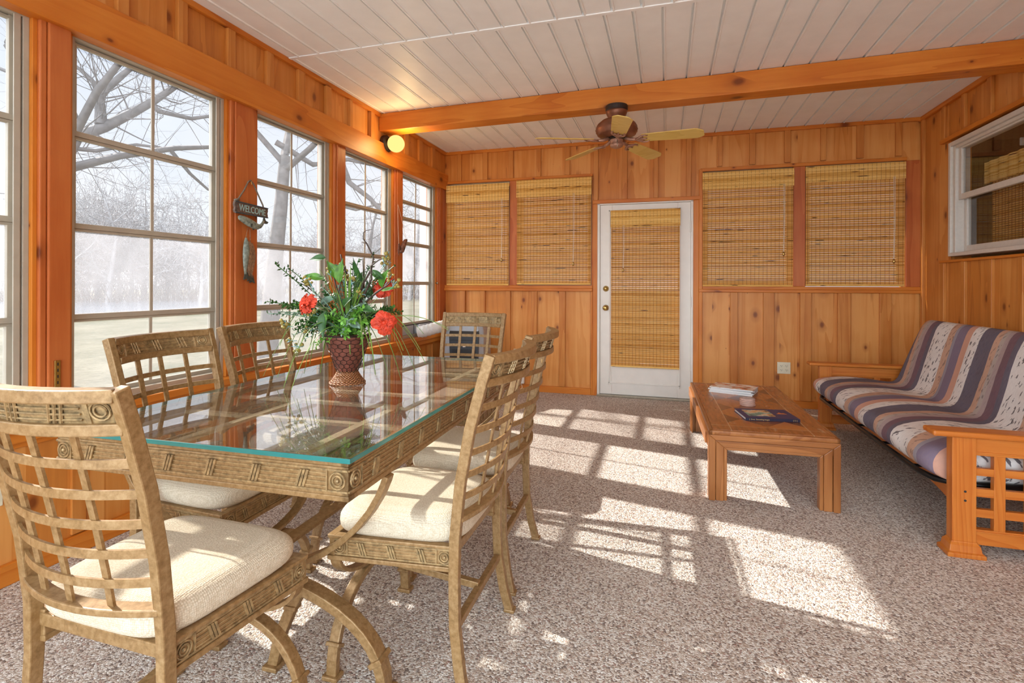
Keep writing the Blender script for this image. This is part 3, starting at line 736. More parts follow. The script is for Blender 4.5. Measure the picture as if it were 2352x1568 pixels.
def petal_flower(c,r,nrm,nm='blossom'):
    c=Vector(c); n=Vector(nrm).normalized(); a0=n.orthogonal().normalized(); b0=n.cross(a0); m=MB()
    for ring,(k,rr,lift) in enumerate(((15,1.05,-.05),(14,.92,.2),(13,.76,.42),(11,.58,.6),(8,.38,.72))):
        for i in range(k):
            a=2*PI*i/k+ring*.4+R.uniform(-.22,.22); u=(a0*math.cos(a)+b0*math.sin(a)); s=n.cross(u); L=r*rr*R.uniform(.75,1.15); lf=lift+R.uniform(-.22,.22)
            m.sheet(lambda p,q:c+u*L*(p*(.97-.16*abs(q-.5)*p)+.03)+s*(q-.5)*L*.62*math.sin(PI*(.08+.68*p))+n*(r*.75*lf*p**.8-r*.25*p**3+.10*r*math.sin(q*13+i*2)*p),5,6)
    m.ball(c+n*r*.2,r*.18,6); return part(m,nm,M['red'],fa,smooth=True)
petal_flower(P(738,698,-.09),.046,(-.35,-1,.25)); petal_flower(P(906,738,-.07),.048,(.55,-1,.1)); petal_flower(P(842,658,.08),.052,(.3,-.9,.3)); petal_flower(P(770,722,.02),.03,(-.3,-.9,0))
def twig(pts,r): return part(MB().tube(pts,[r*1.25*(1-.65*i/(len(pts)-1)) for i in range(len(pts))],6),'twig',M['twig'],fa,smooth=True)
twig([P(800,770),P(806,720,.02),P(818,650,.03),P(836,620,.03),P(842,590,.03),P(826,556,.03),P(814,552,.03)],.005)
twig([P(826,556,.03),P(818,545,.03),P(818,530,.03),P(824,525,.03),P(838,523,.03)],.0022)
twig([P(796,770),P(790,690,.03),P(776,630,.04),P(764,600,.04),P(760,580,.04)],.006)
twig([P(802,770),P(822,700,.0),P(850,640,.0),P(848,610,.0),P(866,596,.0),P(880,592,.0)],.0045)
twig([P(804,765),P(838,700,-.02),P(872,672,-.03),P(896,655,-.03),P(912,640,-.03)],.005)
twig([P(790,765),P(766,690,.02),P(748,634,.03),P(734,614,.03)],.004)
twig([P(788,765),P(750,690,-.03),P(714,660,-.03),P(682,644,-.03)],.0035)
twig([P(788,760),P(730,742,-.05),P(690,758,-.05)],.0032); twig([P(800,760),P(808,690,.06),P(800,590,.07)],.005); twig([P(795,765),P(784,680,-.03),P(796,610,-.02)],.0042)
def pods(c,k=5,sp=.016):
    c=Vector(c); m=MB(); m.mi=0
    for i in range(k):
        o=c+Vector((R.uniform(-1,1),R.uniform(-1,1),R.uniform(-1,1)))*sp; m.ball(o,R.uniform(.0055,.0095),6,(1,1,R.uniform(.7,1.1)))
    m.mi=1
    for i in range(4): m.tube([c+Vector((R.uniform(-1,1),R.uniform(-1,1),R.uniform(-1,1)))*sp*1.3,c+(core-c)*.06,c+(core-c)*.14],.0013,4)
    part(m,'seed_pods',[M['pod'],M['tealst']],fa,smooth=True)
for x,y,d in ((708,640,-.03),(716,648,-.03),(766,612,.03),(742,622,.02),(794,640,-.02),(812,645,-.02),(884,586,.0),(882,598,.0),(905,636,-.03),(916,650,-.03),(664,742,-.06),(672,752,-.06),(742,720,-.08),(752,716,-.08),(692,788,-.08),(712,802,-.08),(846,668,-.05),(728,760,-.07),(826,676,.0)): pods(P(x,y,d),R.randint(4,7))
def sprig(a,b,bend,mat,k=14,ls=.011,nm='sprig'):
    pts=curve(a,b,bend,k); m=MB().tube(pts,.0019,4)
    for i in range(3,k+1):
        u=(pts[i]-pts[i-1]).normalized()
        for s in (-1,1):
            q=u.orthogonal(); q.rotate(Matrix.Rotation(R.uniform(0,6.28),3,u)); v=(q+u*.5).normalized(); w=v.cross(u).normalized()
            p=pts[i]; l=ls*R.uniform(.7,1.2)
            m.face([m.bm.verts.new(z) for z in (p,p+v*l*.5+w*l*.3,p+v*l,p+v*l*.5-w*l*.3)])
    return part(m,nm,mat,fa)
for (x,y,d) in ((660,614,-.02),(640,706,.0),(690,690,.0),(800,590,.05),(780,600,.06),(868,604,.04),(842,640,-.05),(650,720,-.05),(700,745,-.06),(720,760,-.06),(890,712,.02),(900,716,.04),(745,610,.06),(790,620,-.03),(722,672,.04),(824,600,.07),(676,700,-.08),(860,700,-.06),(756,660,-.05)):
  for rp in range(2):
    sprig(core+Vector((R.uniform(-.03,.03),R.uniform(-.03,.03),0)),P(x+rp*R.uniform(-22,22),y+rp*R.uniform(-18,18),d+rp*R.uniform(-.08,.08)),Vector((R.uniform(-.03,.03),R.uniform(-.03,.03),.05)),M[R.choice(('leafd','leafs','leafd'))],26,.019)
for i in range(46):
    a=R.uniform(0,6.28); rr=R.uniform(.05,.15); sprig(core+Vector((0,0,.0)),core+Vector((rr*math.cos(a)+.03,rr*math.sin(a)-.02,R.uniform(-.02,.12))),Vector((0,0,.05)),M['ivy'],12,.018,'ivy_sprig')
for i in range(34):
    x,y=(R.uniform(820,905),R.uniform(680,765)) if i%2 else (R.uniform(682,770),R.uniform(690,806))
    sprig(core+Vector((R.uniform(-.04,.04),R.uniform(-.04,.04),0)),P(x,y,R.uniform(-.11,.05)),Vector((0,0,.05)),M[R.choice(('ivy','leafs','ivy','leafd'))],16,.015,'ivy_sprig')
def blade(a,b,bend):
    pts=curve(a,b,bend,16); n=len(pts); m=MB().sweep(pts,[.0105*(1-.8*(i/(n-1))**2) for i in range(n)],.0014,Vector((pts[-1]-pts[0]).cross(Vector((0,0,1))))+Vector((.001,.001,0)))
    part(m,'grass_blade',M['grass'],fa)
for (x,y,d,bz) in ((675,872,-.10,.36),(652,835,.04,.32),(700,868,-.02,.40),(718,872,-.14,.42),(742,884,-.2,.3),(694,850,.02,.42),(925,872,-.02,.34),(948,836,.06,.30),(908,850,-.12,.34),(920,862,.08,.36),(865,868,.06,.30),(985,760,.10,.16),(1000,752,.05,.14),(770,900,-.22,.26),(836,812,-.08,.1),(655,760,.08,.2),(640,745,.02,.2),(690,815,.1,.3),(940,800,-.05,.26),(712,742,-.02,.16),(880,842,.12,.3),(660,800,-.06,.34),(684,862,-.18,.38),(730,866,.0,.30),(668,700,.04,.12),(706,690,.0,.12),(900,835,-.16,.3),(930,770,.1,.2),(958,800,.0,.28),(890,800,-.1,.2)):
    q=P(x,y,d); q.z=max(q.z,.006); blade(core+Vector((R.uniform(-.03,.03),R.uniform(-.03,.03),-.01)),q,Vector((0,0,bz)))
for i in range(22): blade(core,core+Vector((R.uniform(-.10,.14),R.uniform(-.1,.1),R.uniform(.12,.3))),Vector((0,0,.03)))

# ------------------------------------------------------------------ coffee table
def parquet():
    t=NT('parquet_tabletop'); c=t.xyz(t.coord())
    u=t.math('DIVIDE',c[0],.24); v=t.math('DIVIDE',c[1],.30)
    A=t.math('FLOOR',t.math('ADD',u,v)); B=t.math('FLOOR',t.math('SUBTRACT',u,v))
    par=t.math('MODULO',t.math('ABSOLUTE',t.math('ADD',A,B)),2.)
    wn=t.t.nodes.new('ShaderNodeTexWhiteNoise'); wn.noise_dimensions='2D'; t.t.links.new(t.comb(A,B,0.),wn.inputs['Vector'])
    n=t.noise(t.comb(t.math('MULTIPLY',c[0],60.),t.math('MULTIPLY',c[1],9.),0.),1.,4)[0]
    tone=t.math('ADD',t.math('ADD',t.math('MULTIPLY',n,.35),t.math('MULTIPLY',wn.outputs[0],.30)),t.math('MULTIPLY',par,.32))
    par=t.ramp(tone,[(.2,lin(182,112,54)),(.5,lin(144,80,34)),(.85,lin(96,50,20))])
    inx=t.math('LESS_THAN',t.math('ABSOLUTE',c[0]),.205); iny=t.math('LESS_THAN',t.math('ABSOLUTE',c[1]),.62); ins=t.math('MULTIPLY',inx,iny)
    bor=t.ramp(n,[(.3,lin(170,104,54)),(.7,lin(136,78,36))])
    ex=t.math('LESS_THAN',t.math('ABSOLUTE',t.math('SUBTRACT',t.math('ABSOLUTE',c[0]),.205)),.003); ey=t.math('LESS_THAN',t.math('ABSOLUTE',t.math('SUBTRACT',t.math('ABSOLUTE',c[1]),.62)),.003)
    col=t.mix(ins,bor,par); col=t.mix(t.math('MULTIPLY',t.math('MAXIMUM',ex,ey),.55),col,lin(206,170,130))
    sc=t.noise(t.comb(t.math('MULTIPLY',c[0],14.),t.math('MULTIPLY',c[1],6.),0.),1.,5,.7)[0]
    edge=t.math('MAXIMUM',t.math('SUBTRACT',t.math('ABSOLUTE',c[1]),.45),t.math('SUBTRACT',c[0],.12))
    wear=t.ramp(t.math('ADD',sc,t.math('MULTIPLY',edge,.22)),[(.64,(0,0,0,1)),(.72,(1,1,1,1))])
    col=t.mix(t.math('MULTIPLY',wear,.6),col,lin(206,176,142))
    return t.done(t.bsdf(col,.24,0,.6))
M['parquet']=parquet()
ct=thing('coffee_table','long low wooden coffee table with diamond parquet top on the carpet','coffee table',(3.035,-1.825,0),math.radians(1.6))
hx,hy,zt=.325,.74,.392
m=MB().box(-hx+.022,hx-.022,-hy+.022,hy-.022,zt-.02,zt)
top=part(m,'tabletop',M['parquet'],ct,.002)
m=MB()
for s in (-1,1):
    m.box(s*(hx-.014)-.014,s*(hx-.014)+.014,-hy,hy,zt-.03,zt-.002); m.box(-hx,hx,s*(hy-.014)-.014,s*(hy-.014)+.014,zt-.03,zt-.002)
part(m,'edge_moulding',M['walY'],top,.010)
ZT=zt-.028; ST=((0.,.034,0.,.075),(.037,.078,.007,.07),(.0785,.096,.014,.062))
for s in (-1,1):
    m=MB()
    for o1,o2,rc,dp in ST:
        m.prism([(-hx+o1,s*(hy-rc),ZT-o1*.86),(hx-o1,s*(hy-rc),ZT-o1*.86),(hx-o2,s*(hy-rc),ZT-o2*.86),(-hx+o2,s*(hy-rc),ZT-o2*.86)],(0,-s*(dp-rc),0))
    m.box(-hx+.01,hx-.01,s*(hy-.016)-.004,s*(hy-.016)+.004,ZT-.07,ZT-.01)
    part(m,'apron',M['walX'],ct,.0035)
    m=MB().box(s*(hx-.004)-.018,s*(hx-.004)-.0+(0 if s>0 else .018),-hy+.075,hy-.075,ZT-.068,ZT).box(s*(hx-.010)-.012,s*(hx-.010)+.012,-hy+.075,hy-.075,ZT-.082,ZT-.066)
    part(m,'apron',M['walY'],ct,.004)
    for sy in (-1,1):
        m=MB()
        for o1,o2,rc,dp in ST:
            m.prism([(s*(hx-o1),sy*(hy-rc),0),(s*(hx-o2),sy*(hy-rc),0),(s*(hx-o2),sy*(hy-rc),ZT-o2*.86),(s*(hx-o1),sy*(hy-rc),ZT-o1*.86)],(0,-sy*(dp-rc),0))
        m.box(s*(hx-.012)-.004,s*(hx-.012)+.004,sy*(hy-.075),sy*(hy-.115),0,ZT-.06)
        m.box(s*(hx-.05)-.034,s*(hx-.05)+.034,sy*(hy-.018),sy*(hy-.030),.0,ZT-.06)
        part(m,'leg',M['walZ'],ct,.0035)

# magazines, coasters, book on it
zt2=zt+.0005
def mag(loc,rz,label,cov,th,sz=(.30,.215)):
    t=thing('magazine',label,'magazine',loc,rz,'magazines stacked on the coffee table')
    part(MB().box(-sz[0]/2,sz[0]/2,-sz[1]/2,sz[1]/2,.0006,th-.0008),'pages',M['paper'],t)
    m=MB().box(-sz[0]/2-.001,sz[0]/2+.001,-sz[1]/2-.0015,sz[1]/2+.001,th-.0008,th).box(-sz[0]/2-.001,sz[0]/2+.001,-sz[1]/2-.001,sz[1]/2+.001,0,.0006)
    part(m,'cover',cov,t)
M['paper']=plain('page_paper',(232,230,226),.6,var=.02)
M['cov1']=plain('white_cover',(226,226,224),.3,var=.02); M['cov2']=plain('grey_cover',(176,178,184),.3)
def covpic():
    t=NT('magazine_cover_print'); c=t.coord(); n=t.noise(c,16,3)[0]; n2=t.noise(c,30,2)[0]
    col=t.ramp(n,[(.36,lin(232,230,228)),(.5,lin(214,190,170)),(.56,lin(198,96,50)),(.64,lin(120,84,66)),(.72,lin(222,214,206))],'CONSTANT')
    return t.done(t.bsdf(col,.3))
M['cov3']=covpic()
zz=zt2
for i,(dx,dy,r,th,mt,lab) in enumerate(((0,0,-.20,.010,'cov1','bottom magazine of the pile at the far end of the coffee table'),(.006,.004,-.17,.008,'cov2','grey magazine second from the bottom of the pile'),(-.004,.0,-.22,.009,'cov1','white magazine in the middle of the pile'),(.010,.006,-.14,.005,'cov2','thin magazine just under the topmost one of the pile'),(.004,.0,-.20,.007,'cov3','topmost magazine with an orange printed cover on the pile'))):
    mag((2.985+dx,-1.425+dy,zz),r-.12,lab,M[mt],th); zz+=th+.0004
M['coas']=plain('pinkish_coaster',(198,160,144),.5,var=.06,scale=60); M['coastop']=plain('coaster_top_print',(186,176,178),.5,var=.2,scale=60)
zz=zt2
for i,lab in enumerate(('bottom round coaster of the little stack on the coffee table','second round coaster from the bottom of the stack','third round coaster from the bottom of the stack','topmost round coaster of the stack with a printed face')):
    t=thing('coaster',lab,'coaster',(3.022+R.uniform(-.002,.002),-1.875+R.uniform(-.002,.002),zz),R.uniform(0,6),'round coasters on the coffee table')
    part(MB().lathe([(.001,0),(.046,0),(.048,.003),(.048,.008),(.046,.0105),(.001,.0105)],(0,0,0),36),'disc',M['coas'],t,smooth=False)
    part(MB().lathe([(.001,.0105),(.041,.0105),(.041,.0112),(.001,.0112)],(0,0,0),36),'printed_face',M['coastop'],t); zz+=.0118
bk=thing('book','navy blue hardcover book with a picture on its cover, lying on the coffee table','book',(3.085,-2.165,zt2),math.radians(9))
M['navy']=plain('navy_cloth',(38,46,98),.45,var=.05); M['dknavy']=plain('dark_navy',(22,24,52),.4)
bx,by,bz=.152,.118,.017
part(MB().box(-bx+.004,bx-.004,-by+.006,by-.004,.002,bz-.002),'pages',M['paper'],bk)
cv=part(MB().box(-bx,bx,-by,by,bz-.002,bz).box(-bx,bx,-by,by,0,.002),'cover',M['navy'],bk,.0006)
def pic():
    t=NT('cover_photo_print'); c=t.coord(); n=t.noise(c,14,4)[0]
    col=t.ramp(n,[(.3,lin(52,84,84)),(.42,lin(96,150,140)),(.5,lin(214,206,190)),(.57,lin(214,152,70)),(.64,lin(60,70,62)),(.75,lin(226,226,222))]); return t.done(t.bsdf(col,.35))
M['photo']=pic(); M['gilt']=plain('gilt_print',(214,170,96),.4,.2); M['orange']=plain('orange_print',(206,120,64),.5)
part(MB().box(-.118,.035,-.068,.085,bz,bz+.0004),'cover_picture',M['photo'],cv)
part(MB().prism([(.062,.0,bz),(.122,-.004,bz),(.11,.028,bz),(.098,.018,bz),(.088,.04,bz),(.078,.022,bz)],(0,0,.0004)),'cover_emblem',M['orange'],cv)
part(MB().box(-bx,bx,-by-.0012,-by+.003,0,bz),'spine',M['dknavy'],bk,.0006)
def text(body,size,loc,rot,mat,parent,name,ext=.0003,align='CENTER'):
    c=bpy.data.curves.new(name,'FONT'); c.body=body; c.size=size; c.extrude=ext; c.align_x=align; c.align_y='CENTER'
    tmp=bpy.data.objects.new('tmp',c); COL.objects.link(tmp); bpy.context.view_layer.update()
    me=bpy.data.meshes.new_from_object(tmp.evaluated_get(bpy.context.evaluated_depsgraph_get())); bpy.data.objects.remove(tmp); me.name=name
    o=bpy.data.objects.new(name,me); COL.objects.link(o); o.location=loc; o.rotation_euler=rot; me.materials.clear(); me.materials.append(mat)
    if parent: o.parent=parent
    return o
sp=[c for c in bk.children if c.name.startswith('spine')][0]
text('||  Ernst  Something Images',.0105,(-.075,-by-.0016,bz/2),(PI/2,0,0),M['gilt'],sp,'spine_title'); text('|| D ||',.0105,(.125,-by-.0016,bz/2),(PI/2,0,0),M['gilt'],sp,'spine_mark')

# ------------------------------------------------------------------ futon sofa
def stripes():
    t=NT('striped_futon_cover'); o=t.coord(); c=t.xyz(o); y=c[1]
    wob=t.math('MULTIPLY',t.math('SUBTRACT',t.noise(o,7,2)[0],.5),.016)
    ye=t.math('ADD',t.math('ADD',y,wob),t.math('MULTIPLY',t.math('SUBTRACT',4.43,c[0]),.45))
    f=t.math('FRACT',t.math('DIVIDE',t.math('SUBTRACT',-1.10+STRP*5,ye),STRP))
    cream,tan,gb,pur,sal,nav,gry,mau,bur=lin(236,230,224),lin(206,164,138),lin(150,146,156),lin(120,106,128),lin(214,160,136),lin(92,90,108),lin(182,168,160),lin(176,156,154),lin(112,82,96)
    seq=[(0,cream),(.20,tan),(.285,gb),(.315,pur),(.41,sal),(.48,cream),(.58,nav),(.735,tan),(.79,gry),(.83,mau),(.875,bur),(.945,nav)]
    col=t.ramp(f,seq,'CONSTANT')
    # cross hatch of little dashes woven along the stripes
    v=t.comb(t.math('MULTIPLY',t.math('ADD',c[0],t.math('MULTIPLY',c[2],1.)),t.math('ADD',17.,0.)),t.math('MULTIPLY',t.math('ADD',y,t.math('MULTIPLY',c[0],.5)),60.),t.math('MULTIPLY',c[2],10.))
    d=t.noise(v,1.,2,.5)[0]
    dash=t.ramp(d,[(.60,(0,0,0,1)),(.625,(1,1,1,1))])
    iscream=t.ramp(f,[(0,(.0,)*3+(1,)),(.015,(.9,)*3+(1,)),(.19,(.55,)*3+(1,)),(.285,(.0,)*3+(1,)),(.49,(.9,)*3+(1,)),(.58,(.35,)*3+(1,)),(.735,(.4,)*3+(1,)),(.79,(.6,)*3+(1,)),(.83,(.15,)*3+(1,))],'CONSTANT')
    col=t.mix(t.math('MULTIPLY',dash,iscream),col,lin(52,50,62))
    n2=t.noise(t.comb(t.math('MULTIPLY',c[0],40.),t.math('MULTIPLY',y,160.),t.math('MULTIPLY',c[2],40.)),1.,3)[0]
    col=t.mix(t.math('MULTIPLY',n2,.42),col,lin(156,136,128))
    fine=t.noise(o,500,1)[0]
    return t.done(t.bsdf(col,.9,0,.15,bump=t.math('ADD',t.math('MULTIPLY',t.noise(o,5,2)[0],8.),fine),bstr=.25,bdist=.004))
STRP=.96; STR0=2.2
M['futon']=stripes()
fu=thing('futon_sofa','wooden futon sofa with a striped southwestern mattress against the right wall','sofa',(0,0,0),0)
Y0,Y1=-2.80,-.80
UP=[(3.76,.30),(3.69,.312),(3.655,.348),(3.648,.39),(3.668,.428),(3.72,.452),(3.82,.464),(3.95,.462),(4.06,.450),(4.15,.436),(4.212,.432),(4.250,.462),(4.278,.54),(4.318,.66),(4.358,.78),(4.392,.868),(4.425,.915),(4.47,.934)]
LO=[(3.80,.288),(3.81,.287),(3.84,.286),(3.87,.285),(3.90,.285),(3.93,.285),(3.97,.285),(4.02,.285),(4.10,.286),(4.20,.288),(4.32,.295),(4.385,.36),(4.415,.44),(4.46,.56),(4.50,.68),(4.535,.79),(4.548,.86),(4.525,.915)]
NP=len(UP)
def msect(y):
    k=min(1,abs((y-Y0)/.085),abs((Y1-y)/.085)); s=math.sqrt(max(0,1-(1-k)**2)); u=[];l=[]
    for i in range(NP):
        a,b=Vector((UP[i][0],y,UP[i][1])),Vector((LO[i][0],y,LO[i][1])); mid=(a+b)/2; f=.30+.70*s
        pf=1+.05*math.sin((y+.3)*6.3+i*.5)*(i>4)+.03*math.sin(y*17+i*1.3)+.03*math.sin(y*29-i)
        u.append(mid+(a-mid)*f*pf); l.append(mid+(b-mid)*f)
    return u+l[::-1]
def mattress(secs):
    m=MB(); vs=[[m.bm.verts.new(p) for p in r] for r in secs]; n=2*NP
    for a,b in zip(vs[:-1],vs[1:]):
        for i in range(n): m.face([a[i],a[(i+1)%n],b[(i+1)%n],b[i]])
    for r in (vs[0],vs[-1]):
        for i in range(NP-1): m.face([r[i],r[i+1],r[n-2-i],r[n-1-i]])
    return m
ys=[Y0+.085*(i/7)**1.6 for i in range(8)]+[Y0+.085+(Y1-Y0-.17)*i/40 for i in range(1,40)]+[Y1-.085*(1-i/7)**1.6 for i in range(8)]
ma=part(mattress([msect(y) for y in ys]),'mattress',M['futon'],fu,smooth=True)
sd=ma.modifiers.new('soft','SUBSURF'); sd.levels=1; sd.render_levels=1
part(MB().tube([(4.05,Y0-.0,.30),(3.80,Y0+.01,.288),(3.715,Y0+.06,.288),(3.69,Y0+.16,.288),(3.685,-1.8,.286),(3.69,Y1-.16,.288),(3.715,Y1-.06,.288),(3.80,Y1-.01,.288),(4.05,Y1,.30)],.014,10),'metal_rail',M['black'],fu,smooth=True)
m=MB(); 
for y in (-2.5,-2.1,-1.7,-1.3,-1.0): m.tube([(3.70,y,.272),(4.4,y,.270)],.008,8)
m.tube([(4.36,Y0+.03,.272),(4.36,Y1-.03,.272)],.014,8)
part(m,'seat_deck',M['black'],fu)
m=MB(); n=16; 
tp=[(3.765,Y0+(Y1-Y0)*i/n,.268) for i in range(n+1)]; bt=[(3.765,Y0+(Y1-Y0)*i/n,.245-.055*abs(2*i/n-1)**4) for i in range(n+1)]
m.prism(tp+bt[::-1],(.022,0,0)); part(m,'front_rail',M['oakY'],fu,.003)
part(MB().box(4.50,4.525,Y0,Y1,.15,.26),'rear_rail',M['oakY'],fu,.003)
def arm(yc,s):
    a=.026
    m=MB().box(3.80,4.56,yc-.016,yc+.016,.445,.522).box(3.80,4.56,yc-.016,yc+.016,.052,.12)
    m.box(3.80,4.56,yc-.021,yc+.021,.455,.462).box(3.80,4.56,yc-.021,yc+.021,.108,.114)
    ar=part(m,'arm',M['oakL'],fu,.003)
    for x in (3.722,4.53): 
        m=MB().box(x,x+.09,yc-a,yc+a,.0,.525)
        m.rings([[(x-q,yc-a-q,z),(x+.09+q,yc-a-q,z),(x+.09+q,yc+a+q,z),(x-q,yc+a+q,z)] for q,z in ((.026,.0),(.026,.018),(.016,.024),(.012,.05),(.004,.06),(.002,.066))])
        part(m,'post',M['oakZ'],ar,.003)
    m=MB().box(3.640,4.64,yc-.055,yc+.055,.527,.552)
    part(m,'armrest',M['oakL'],ar,.009)
    m=MB()
    for z0,z1 in ((.355,.388),(.262,.298),(.172,.208)): m.box(3.80,4.54,yc-.012,yc+.012,z0,z1)
    part(m,'lattice_rail',M['oakL'],ar,.002)
    for i in range(6):
        x=3.88+.118*i; part(MB().box(x,x+.042,yc-.015,yc+.015,.118,.447),'lattice_slat',M['oakZ'],ar,.003)
    if s<0:
        m=MB()
        for z in (.285,.245): m.tube([(3.77,yc-a-.0008,z),(3.77,yc-a+.004,z)],.0052,12)
        part(m,'bolt_hole',M['slotdark'],ar)
arm(-2.855,-1); arm(-.755,1)

# ------------------------------------------------------------------ ceiling fan
fn=thing('ceiling_fan','five blade ceiling fan with pale maple blades under the cedar beam','ceiling fan',(2.127,-1.56,2.31),math.radians(0))
part(MB().lathe([(.002,.266),(.083,.266),(.085,.258),(.085,.232),(.080,.224)],(0,0,0),32),'mounting_ring',M['bronzedk'],fn,smooth=False)
part(MB().lathe([(.080,.226),(.082,.215),(.072,.19),(.058,.172),(.056,.165),(.02,.165)],(0,0,0),32),'canopy',M['bronze'],fn,smooth=True)
mo=part(MB().lathe([(.02,.168),(.07,.165),(.112,.150),(.145,.122),(.158,.098),(.156,.088),(.162,.080),(.156,.072),(.158,.062),(.146,.052),(.148,.044),(.128,.032),(.09,.020),(.05,.016)],(0,0,0),48),'motor_housing',M['bronze'],fn,smooth=True)
part(MB().lathe([(.07,.020),(.07,.008),(.04,.004)],(0,0,0),24),'flywheel',M['black'],fn)
m=MB().lathe([(.03,.010),(.050,.006),(.052,-.002),(.047,-.006),(.047,-.030),(.050,-.034),(.046,-.050),(.030,-.058),(.004,-.060)],(0,0,0),32)
sh=part(m,'switch_housing',M['rose'],fn,smooth=True)
part(MB().tube([(.012,-.049,-.018),(.012,-.056,-.03),(.012,-.056,-.066)],.0016,6).ball((.012,-.053,-.014),.005,6),'pull_chain',M['nickel'],sh)
def bladeset(ang):
    ca,sa=math.cos(ang),math.sin(ang); pit=math.radians(-13)
    u=Vector((ca,sa,-.035)).normalized(); s=Vector((-sa,ca,0)); s=(s*math.cos(pit)+Vector((0,0,1))*math.sin(pit)).normalized(); n=u.cross(s).normalized()
    base=Vector((0,0,.004))
    q=lambda r,w,h=0: base+u*r+s*w+n*h
    out=[(.20,-.052),(.26,-.058),(.585,-.070),(.605,-.062),(.63,-.044),(.64,-.036),(.64,.036),(.63,.044),(.605,.062),(.585,.070),(.26,.058),(.20,.052)]
    m=MB().prism([q(a,b,-.003) for a,b in out],n*.006)
    bl=part(m,'fan_blade',M['blade'],fn,.0015)
    m=MB().tube([q(.06,0,.010),q(.11,0,-.006),(q(.16,0,-.010))],[.012,.013,.010],8)
    for w in (-1,1):
        m.tube([q(.15,0,-.010),q(.175,w*.022,-.012),q(.20,w*.046,-.010),q(.225,w*.050,-.008),q(.245,w*.040,-.007)],[.010,.009,.008,.007,.004],8)
        m.tube([q(.15,0,-.010),q(.19,w*.010,-.012),q(.205,w*.026,-.010),q(.195,w*.034,-.010)],[.008,.007,.006,.004],6)
    m.tube([q(.15,0,-.010),q(.20,0,-.009),q(.235,0,-.008)],[.010,.008,.005],8)
    part(m,'blade_iron',M['rose'],bl,smooth=True)
for k in range(5): bladeset(math.radians(-9+72*k))

# ------------------------------------------------------------------ globe wall lamp
lp=thing('wall_lamp','glowing round globe wall lamp on the left wall under the beam end','lamp',(.02,-1.385,2.482))
part(MB().lathe([(.002,-.02),(.075,-.02),(.078,-.012),(.078,.016),(.07,.026),(.002,.026)],(0,0,.0),28,True,'x'),'back_plate',M['bronzedk'],lp,smooth=False)
part(MB().tube([(.02,0,.02),(.06,0,.03),(.075,0,.012)],.03,14),'bracket',M['brass'],lp,smooth=True)
t=NT('lamp_globe_glow'); e=t.n('ShaderNodeEmission',Color=lin(255,206,124),Strength=1.25); M['globe']=t.done(e.outputs[0])
part(MB().ball((.115,-.02,-.012),.077,24),'globe',M['globe'],lp,smooth=True)
pl=bpy.data.lights.new('lamp_bulb','POINT'); pl.energy=7; pl.color=(1,.66,.28); pl.shadow_soft_size=.07
po=bpy.data.objects.new('lamp_bulb',pl); COL.objects.link(po); po.location=(.25,-1.43,2.44)

# ------------------------------------------------------------------ welcome sign and hung fish
M['signwood']=plain('sign_wood',(104,80,66),.7,var=.2,scale=60); M['slate']=plain('sign_edge',(64,72,76),.7,var=.15); M['mint']=plain('sign_letter_paint',(156,190,184),.7,var=.1); M['rope']=plain('twine',(122,108,92),.9,var=.2,scale=200)
M['fishg']=plain('fish_grey',(128,136,124),.5,var=.25,scale=60); M['fishd']=plain('fish_back',(72,76,68),.5,var=.2,scale=60); M['fishb']=plain('fish_brown',(146,112,82),.5,var=.3,scale=90)
sg=thing('welcome_sign','small carved wooden welcome sign with a hanging fish, on the cedar post','sign',(.034,-3.03,1.645),math.radians(0))
def bdry(y): return -.0018*math.sin(y*310)
m=MB().prism([(0,-.132,.040),(0,.131,.030),(0,.134,.012),(0,.129,-.004),(0,.133,-.018),(0,.131,-.032),(0,-.13,-.030),(0,-.136,-.015),(0,-.131,.0),(0,-.137,.018)],(.016,0,0))
bd=part(m,'board',M['signwood'],sg,.002)
m=MB()
for (a,b) in (((-.132,.038),(.131,.028)),((-.13,-.028),(.131,-.030))): m.tube([(.016,a[0],a[1]),(.016,b[0],b[1])],.0045,6)
for i in range(6): m.tube([(.0165,-.132,.025-.009*i),(.0165,-.120,.027-.009*i)],.0018,5)
part(m,'edge_band',M['slate'],bd)
text('WELCOME',.058,(.0166,.004,.0),(PI/2,math.radians(2.2),PI/2),M['mint'],bd,'lettering',.0012).scale=(.76,1.,1)
m=MB().tube([(.012,-.118,.04),(.010,-.10,.06),(.002,-.05,.118),(-.004,-.012,.176),(-.006,.008,.188),(-.004,.03,.17),(.004,.072,.09),(.010,.094,.046),(.012,.096,.030)],.0048,7).tube([(.012,-.134,.042),(.014,-.118,.05),(.012,-.10,.05)],.007,7)
part(m,'rope',M['rope'],sg,smooth=True)
part(MB().tube([(-.03,.004,.178),(.004,.004,.178),(.008,.004,.16)],.003,6),'nail',M['brass'],sg)
def fish(spine,rad,flat,mats,parent,name,tail,fins=()):
    m=MB(); pts=[Vector(p) for p in spine]; rings=[]
    for i,p in enumerate(pts):
        t=(pts[min(i+1,len(pts)-1)]-pts[max(i-1,0)]).normalized(); b=Vector((1,0,0)); a=t.cross(b).normalized()
        rings.append([p+a*rad[i]*math.cos(2*PI*k/14)+b*rad[i]*flat*math.sin(2*PI*k/14) for k in range(14)])
    m.rings(rings); o=part(m,name,mats[0],parent,smooth=True)
    for q,dd in [(tail,.005)]+[(z_,.004) for z_ in fins]: part(MB().prism(q,(dd,0,0)),'fin',mats[1],o)
    return o
